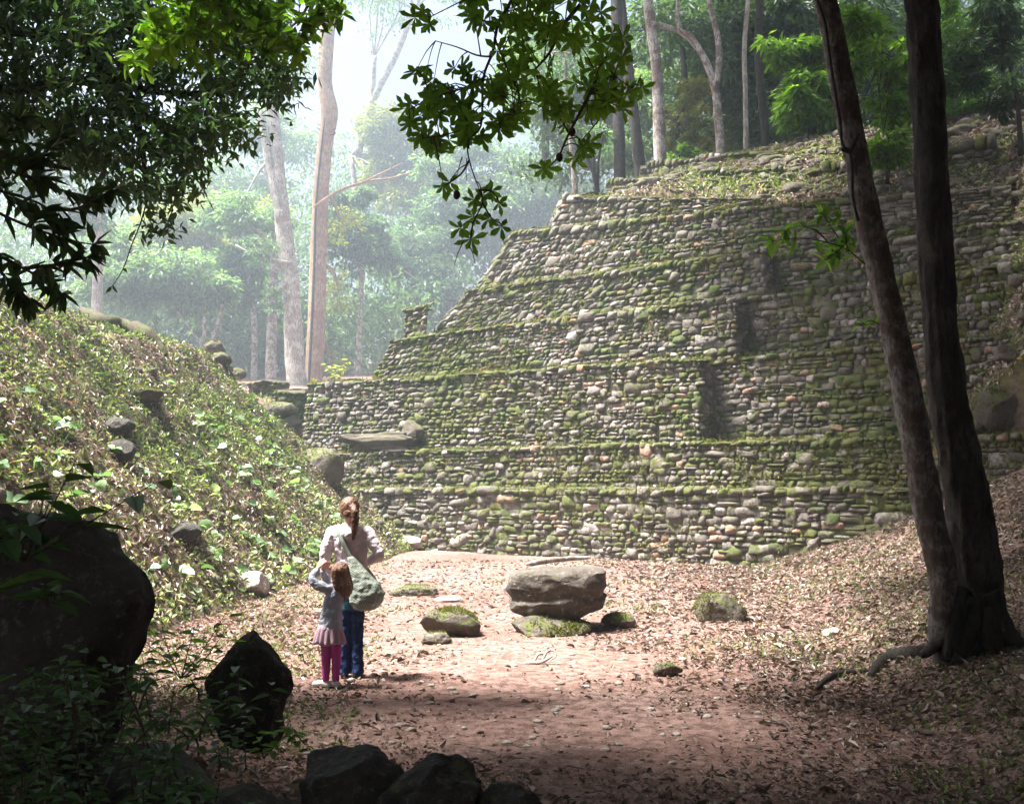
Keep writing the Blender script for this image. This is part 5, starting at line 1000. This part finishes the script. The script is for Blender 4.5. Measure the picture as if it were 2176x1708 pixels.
# --- woman (metres from her feet; x right, y away from the camera) ---
wp=Q(748,1435,9.3); WZ=gz(wp[0],9.3)
wm=thing('person','woman with auburn ponytail in pinkish grey cardigan and jeans, right hand on hip','person',(float(wp[0]),9.3,WZ))
b=MB(); HC=(-.04,.02,1.515); FDW=(-.25,1)
head(b,HC,FDW,1.02); limbs(b,[(-.035,-.005,1.46),(-.035,-.01,1.33)],[.052,.06])
b.add(*loft([(-.01,0,.74,.13,.09),(-.01,0,.84,.15,.10),(-.02,0,1.02,.115,.085),(-.03,0,1.2,.145,.095),(-.035,-.005,1.3,.15,.08),(-.035,-.005,1.37,.07,.06)]))
RA=[(.125,-.01,1.305),(.185,-.04,1.215),(.245,-.05,1.115),(.175,.06,1.075),(.095,.12,1.03)]; LA=[(-.20,0,1.30),(-.245,-.02,1.16),(-.262,-.01,1.05),(-.255,.03,.93),(-.245,.07,.83)]
limbs(b,RA,[.045,.042,.036,.032,.025]); limbs(b,LA,[.045,.042,.036,.032,.025])
hand(b,(.095,.12,1.03),(-.55,.35,-.6),(0,-.6,-.3),(-.2,-.5,.9),1.,.55); hand(b,(-.245,.07,.83),(.02,.18,-1),(.7,-.5,0),(.4,.9,0),1.,.5)
for sx,ft_ in ((-.058,-.3),(.042,.12)):
    limbs(b,[(sx,0,.80),(sx*1.05,.005,.48),(sx*1.15,-.01,.1)],[.066,.05,.034]); limbs(b,[(sx*1.15,-.03,.05),(sx*1.15+.03*ft_,.06,.035),(sx*1.15+.05*ft_,.15,.025)],[.036,.036,.024])
solid(b,'body',M['skin'],wm,.007,4); eyes(HC,FDW,1.02,wm)
b=MB(); b.add(*loft([(-.005,-.005,.74,.158,.118),(-.008,-.005,.80,.162,.122),(-.015,0,.95,.146,.112),(-.02,0,1.06,.138,.108),(-.03,0,1.2,.162,.116),(-.035,-.005,1.29,.172,.105),(-.035,-.012,1.35,.105,.085),(-.035,-.015,1.40,.062,.06)],20))
limbs(b,[(.10,-.01,1.315)]+RA[:4]+[(.105,.112,1.035)],[.062,.064,.058,.052,.045,.035]); limbs(b,[(-.17,0,1.315)]+LA[:4]+[(-.247,.064,.85)],[.062,.064,.058,.05,.044,.036])
# folded hood at the neck
b.add(*[x for x in tube([(-.14,.0,1.35),(-.10,-.085,1.335),(-.035,-.125,1.30),(.035,-.09,1.335),(.07,0,1.35)],[.028,.036,.045,.036,.028],10,sub=5)])
solid(b,'cardigan',M['knit'],wm,.006,5,.026,.06)
b=MB(); b.add(*loft([(0,0,.615,.125,.11),(0,0,.70,.138,.115),(-.005,0,.80,.14,.108)],18)); solid(b,'shirt',M['teal'],wm,.008,5,.014,.05)
b=MB(); b.add(*loft([(-.008,0,.60,.112,.098),(-.008,0,.72,.122,.102),(-.008,0,.84,.118,.095)],18))
for sx in (-.056,.040): b.add(*loft([(sx*1.22,-.005,.045,.062,.078),(sx*1.2,-.005,.12,.058,.068),(sx*1.1,0,.30,.052,.058),(sx*1.05,.008,.46,.058,.062),(sx,.004,.62,.072,.082),(sx*.95,0,.74,.075,.09)],16))
solid(b,'jeans',M['denim'],wm,.006,4,.03,.055)
for sx,ft_ in ((-.066,-.3),(.048,.12)):
    b=MB(); limbs(b,[(sx,-.045,.035),(sx+.03*ft_,.05,.038),(sx+.06*ft_,.165,.03)],[.036,.042,.034]); solid(b,'shoe',M['shoe_d'],wm,.006,4)
b=MB(); V,f=ball((-.04,-.002,1.538),(.087,.108,.108)); V=V[:]; k=V[:,2]<1.50; V[k,1]=np.where(V[k,1]>.02,.02,V[k,1]); b.add(V,f)
b.add(*ball((-.028,-.075,1.49),(.062,.045,.06))); b.add(*ball((.012,-.105,1.545),(.032,.03,.032)))
limbs(b,[(.012,-.12,1.545),(.026,-.15,1.51),(.032,-.15,1.42),(.024,-.14,1.33),(.018,-.135,1.255)],[.022,.034,.038,.03,.010],12)
hr=solid(b,'hair',M['hair'],wm,.006,4,.012,.02)
# sling bag
sb=thing('sling_bag','sage green patterned cloth sling bag across the back of the woman','bag',(float(wp[0]),9.3,WZ)); b=MB()
b.add(*loft([(.135,-.145,.615,.03,.03),(.132,-.15,.64,.10,.085),(.14,-.15,.70,.152,.115),(.15,-.15,.78,.165,.115),(.125,-.15,.86,.145,.098),(.085,-.15,.94,.105,.075),(.045,-.15,1.02,.068,.05),(.005,-.148,1.09,.04,.03),(-.012,-.14,1.12,.025,.02)],20))
solid(b,'pouch',M['bag'],sb,.007,5,.022,.07)
b=MB(); sp=[(.0,-.148,1.09),(-.045,-.142,1.17),(-.085,-.135,1.25),(-.125,-.10,1.335),(-.135,-.03,1.372),(-.125,.06,1.335),(-.06,.125,1.2),(.04,.14,1.05),(.12,.12,.95),(.19,.03,.88),(.2,-.08,.85)]
P_=np.array(sp); V,f=tube(P_,.022,10,sub=5); V=V*1.; b.add(V,f); b.build('strap',M['bag'],sb,smooth=True)
b=MB(); V,f=tube([(.10,-.15,.62),(.115,-.15,.585),(.105,-.15,.55),(.085,-.15,.53)],[.006,.012,.012,.005],8,sub=4); b.add(V,f); b.build('tie',M['shoe_d'],sb,smooth=True)
# --- girl ---
gp=Q(703,1447,8.85); GZ=gz(gp[0],8.85)
gm=thing('person','little girl in grey top, pleated skirt and magenta leggings with hands raised to her brow','person',(float(gp[0]),8.85,GZ))
b=MB(); HG=(.055,.03,.975); FDG=(-.88,.47); head(b,HG,FDG,.80); limbs(b,[(.055,.02,.91),(.045,.01,.83)],[.034,.038])
b.add(*loft([(.0,0,.46,.085,.07),(.005,0,.56,.08,.068),(.015,0,.7,.075,.064),(.03,.01,.82,.075,.06),(.04,.012,.87,.045,.04)]))
LG=[(-.035,-.03,.84),(-.11,-.045,.875),(-.170,-.03,.925),(-.160,.015,.975),(-.140,.06,1.02)]; RG=[(.07,.07,.84),(-.01,.15,.845),(-.075,.205,.875),(-.10,.19,.94),(-.115,.16,.995)]
limbs(b,LG,[.03,.028,.025,.022,.017]); limbs(b,RG,[.03,.028,.025,.022,.017])
hand(b,LG[-1],(.55,.1,.72),(.6,.3,-.7),(-.2,.4,.6),.66,.35); hand(b,RG[-1],(.5,-.1,.75),(.5,-.4,-.7),(.6,.5,-.3),.66,.35)
for sx in (-.04,.042):
    limbs(b,[(sx,.0,.48),(sx*1.05,.0,.27),(sx*1.02,.0,.06)],[.05,.036,.024]); limbs(b,[(sx+.005,-.005,.035),(sx-.05,.02,.025),(sx-.085,.035,.02)],[.024,.022,.015])
solid(b,'body',M['skin'],gm,.005,3); eyes(HG,FDG,.80,gm)
b=MB(); b.add(*loft([(-.012,0,.50,.108,.092),(-.008,0,.56,.098,.085),(.004,0,.68,.086,.076),(.018,.004,.78,.084,.074),(.03,.01,.845,.076,.066),(.042,.012,.885,.045,.042)],18))
limbs(b,[(-.015,-.02,.84)]+LG[1:4]+[(-.143,.054,1.005)],[.043,.043,.038,.034,.024]); limbs(b,[(.05,.06,.84)]+RG[1:4]+[(-.113,.165,.98)],[.043,.042,.037,.033,.024])
solid(b,'top',M['grey'],gm,.005,4,.024,.045)
# pleated skirt
n=96; th=np.arange(n)*2*math.pi/n; rows=[]
for z,r,pl_ in ((.535,.094,.0),(.50,.104,.006),(.45,.118,.012),(.40,.130,.016),(.375,.136,.018)):
    w=r*(1+pl_/.13*.75*np.sin(th*15+.6*np.sin(th*3))); rows.append(np.stack([-.018+w*1.0*np.cos(th),w*.88*np.sin(th),z+.006*np.sin(th*5)],-1))
b=MB(); V=np.concatenate(rows); i=np.arange(4)[:,None]*n; j=np.arange(n)[None]; b.add(V,np.stack([i+j,i+(j+1)%n,i+n+(j+1)%n,i+n+j],-1).reshape(-1,4)); o=b.build('skirt',M['skirt'],gm,smooth=True); s_=o.modifiers.new('cloth','SOLIDIFY'); s_.thickness=.004
b=MB(); b.add(*loft([(0,0,.42,.07,.065),(0,0,.52,.08,.07)],14))
for sx in (-.042,.042): b.add(*loft([(sx*1.02,0,.055,.030,.032),(sx*1.03,0,.14,.035,.04),(sx*1.05,.002,.25,.041,.043),(sx,0,.38,.053,.058),(sx*.95,0,.46,.056,.06)],14))
solid(b,'leggings',M['magenta'],gm,.005,4,.010,.04)
for sx,fx,fy in ((-.04,-.105,.03),(.045,-.07,.05)):
    b=MB(); limbs(b,[(sx+.018,-.012,.03),(sx-.03,.01,.034),(sx+fx,fy,.024)],[.028,.031,.024]); solid(b,'shoe',M['shoe_w'],gm,.005,3)
b=MB(); V,f=ball((.066,.022,.992),(.080,.082,.088)); b.add(V,f)
for k,(x0,y0,x1,y1,zl) in enumerate(((.11,-.02,.145,-.045,.77),(.085,-.05,.10,-.075,.79),(.125,.02,.15,.01,.78),(.05,-.06,.06,-.075,.83),(.105,.07,.115,.075,.82),(.10,-.035,.125,-.06,.76))):
    limbs(b,[(x0*.8,y0,1.0),(x0,y0*1.1,.93),(x1,y1,.86),(x1*.98,y1,zl)],[.045,.042,.036,.008],10)
b.add(*ball((-.0,.045,1.025),(.04,.045,.03)))
solid(b,'hair',M['hair_girl'],gm,.005,4,.012,.018)
# ------------------------------------------------------------------ air, sky, light, camera
hb=MB(); x0,x1,y0,y1,z0,z1=-190,190,-66,190,-3.5,56.
gmin=min((min((o.matrix_world@Vector(c)).z for c in o.bound_box) for o in C.objects if o.type=='MESH' and o.name=='ground'),default=-1)
V=np.array([(x,y,z) for z in (z0,z1) for x,y in ((x0,y0),(x1,y0),(x1,y1),(x0,y1))],float)
m,nt,bs,out=new_mat('mist'); nt.nodes.remove(bs); pv=nd(nt,'ShaderNodeVolumePrincipled'); pv.inputs['Color'].default_value=(.72,.86,1.,1); pv.inputs['Density'].default_value=.0022; pv.inputs['Anisotropy'].default_value=.6
nt.links.new(pv.outputs[0],out.inputs['Volume'])
hz_=hb.add(V,np.array([[0,3,2,1],[4,5,6,7],[0,1,5,4],[1,2,6,5],[2,3,7,6],[3,0,4,7]])).build('haze',m); kind(hz_,'stuff')
SD=Vector((-.40,-.03,.916)).normalized()
w=bpy.data.worlds.new('World'); sc.world=w; w.use_nodes=True; nt=w.node_tree; bg=nt.nodes['Background']
sk=nd(nt,'ShaderNodeTexSky',sky_type='NISHITA'); sk.sun_disc=False; sk.sun_elevation=math.asin(SD.z); sk.sun_rotation=math.atan2(SD.x,SD.y); sk.air_density=1.; sk.dust_density=8.; sk.ozone_density=.6
nt.links.new(sk.outputs[0],bg.inputs[0]); bg.inputs[1].default_value=.05
l=bpy.data.lights.new('sun','SUN'); l.energy=5.0; l.angle=math.radians(13); l.color=(1,.96,.91); lo=bpy.data.objects.new('sun',l); C.objects.link(lo); lo.rotation_euler=SD.to_track_quat('Z','Y').to_euler(); lo.location=(-20,10,30)
cam=bpy.data.cameras.new('camera'); cam.lens=F/1024*36; cam.sensor_width=36; cam.clip_end=1000; cam.clip_start=.05
co=bpy.data.objects.new('camera',cam); C.objects.link(co); co.location=(0,0,CZ); co.rotation_euler=(math.pi/2+PITCH,0,0); sc.camera=co
vs=sc.view_settings; sc.display_settings.display_device='sRGB'; vs.view_transform='Standard'; vs.look='None'; vs.exposure=2.6; vs.gamma=1
cy=sc.cycles; cy.use_denoising=True; cy.max_bounces=6; cy.diffuse_bounces=3; cy.glossy_bounces=2; cy.transmission_bounces=4; cy.volume_bounces=1; cy.transparent_max_bounces=8; cy.sample_clamp_indirect=6
try: cy.denoiser='OPENIMAGEDENOISE'
except Exception: pass
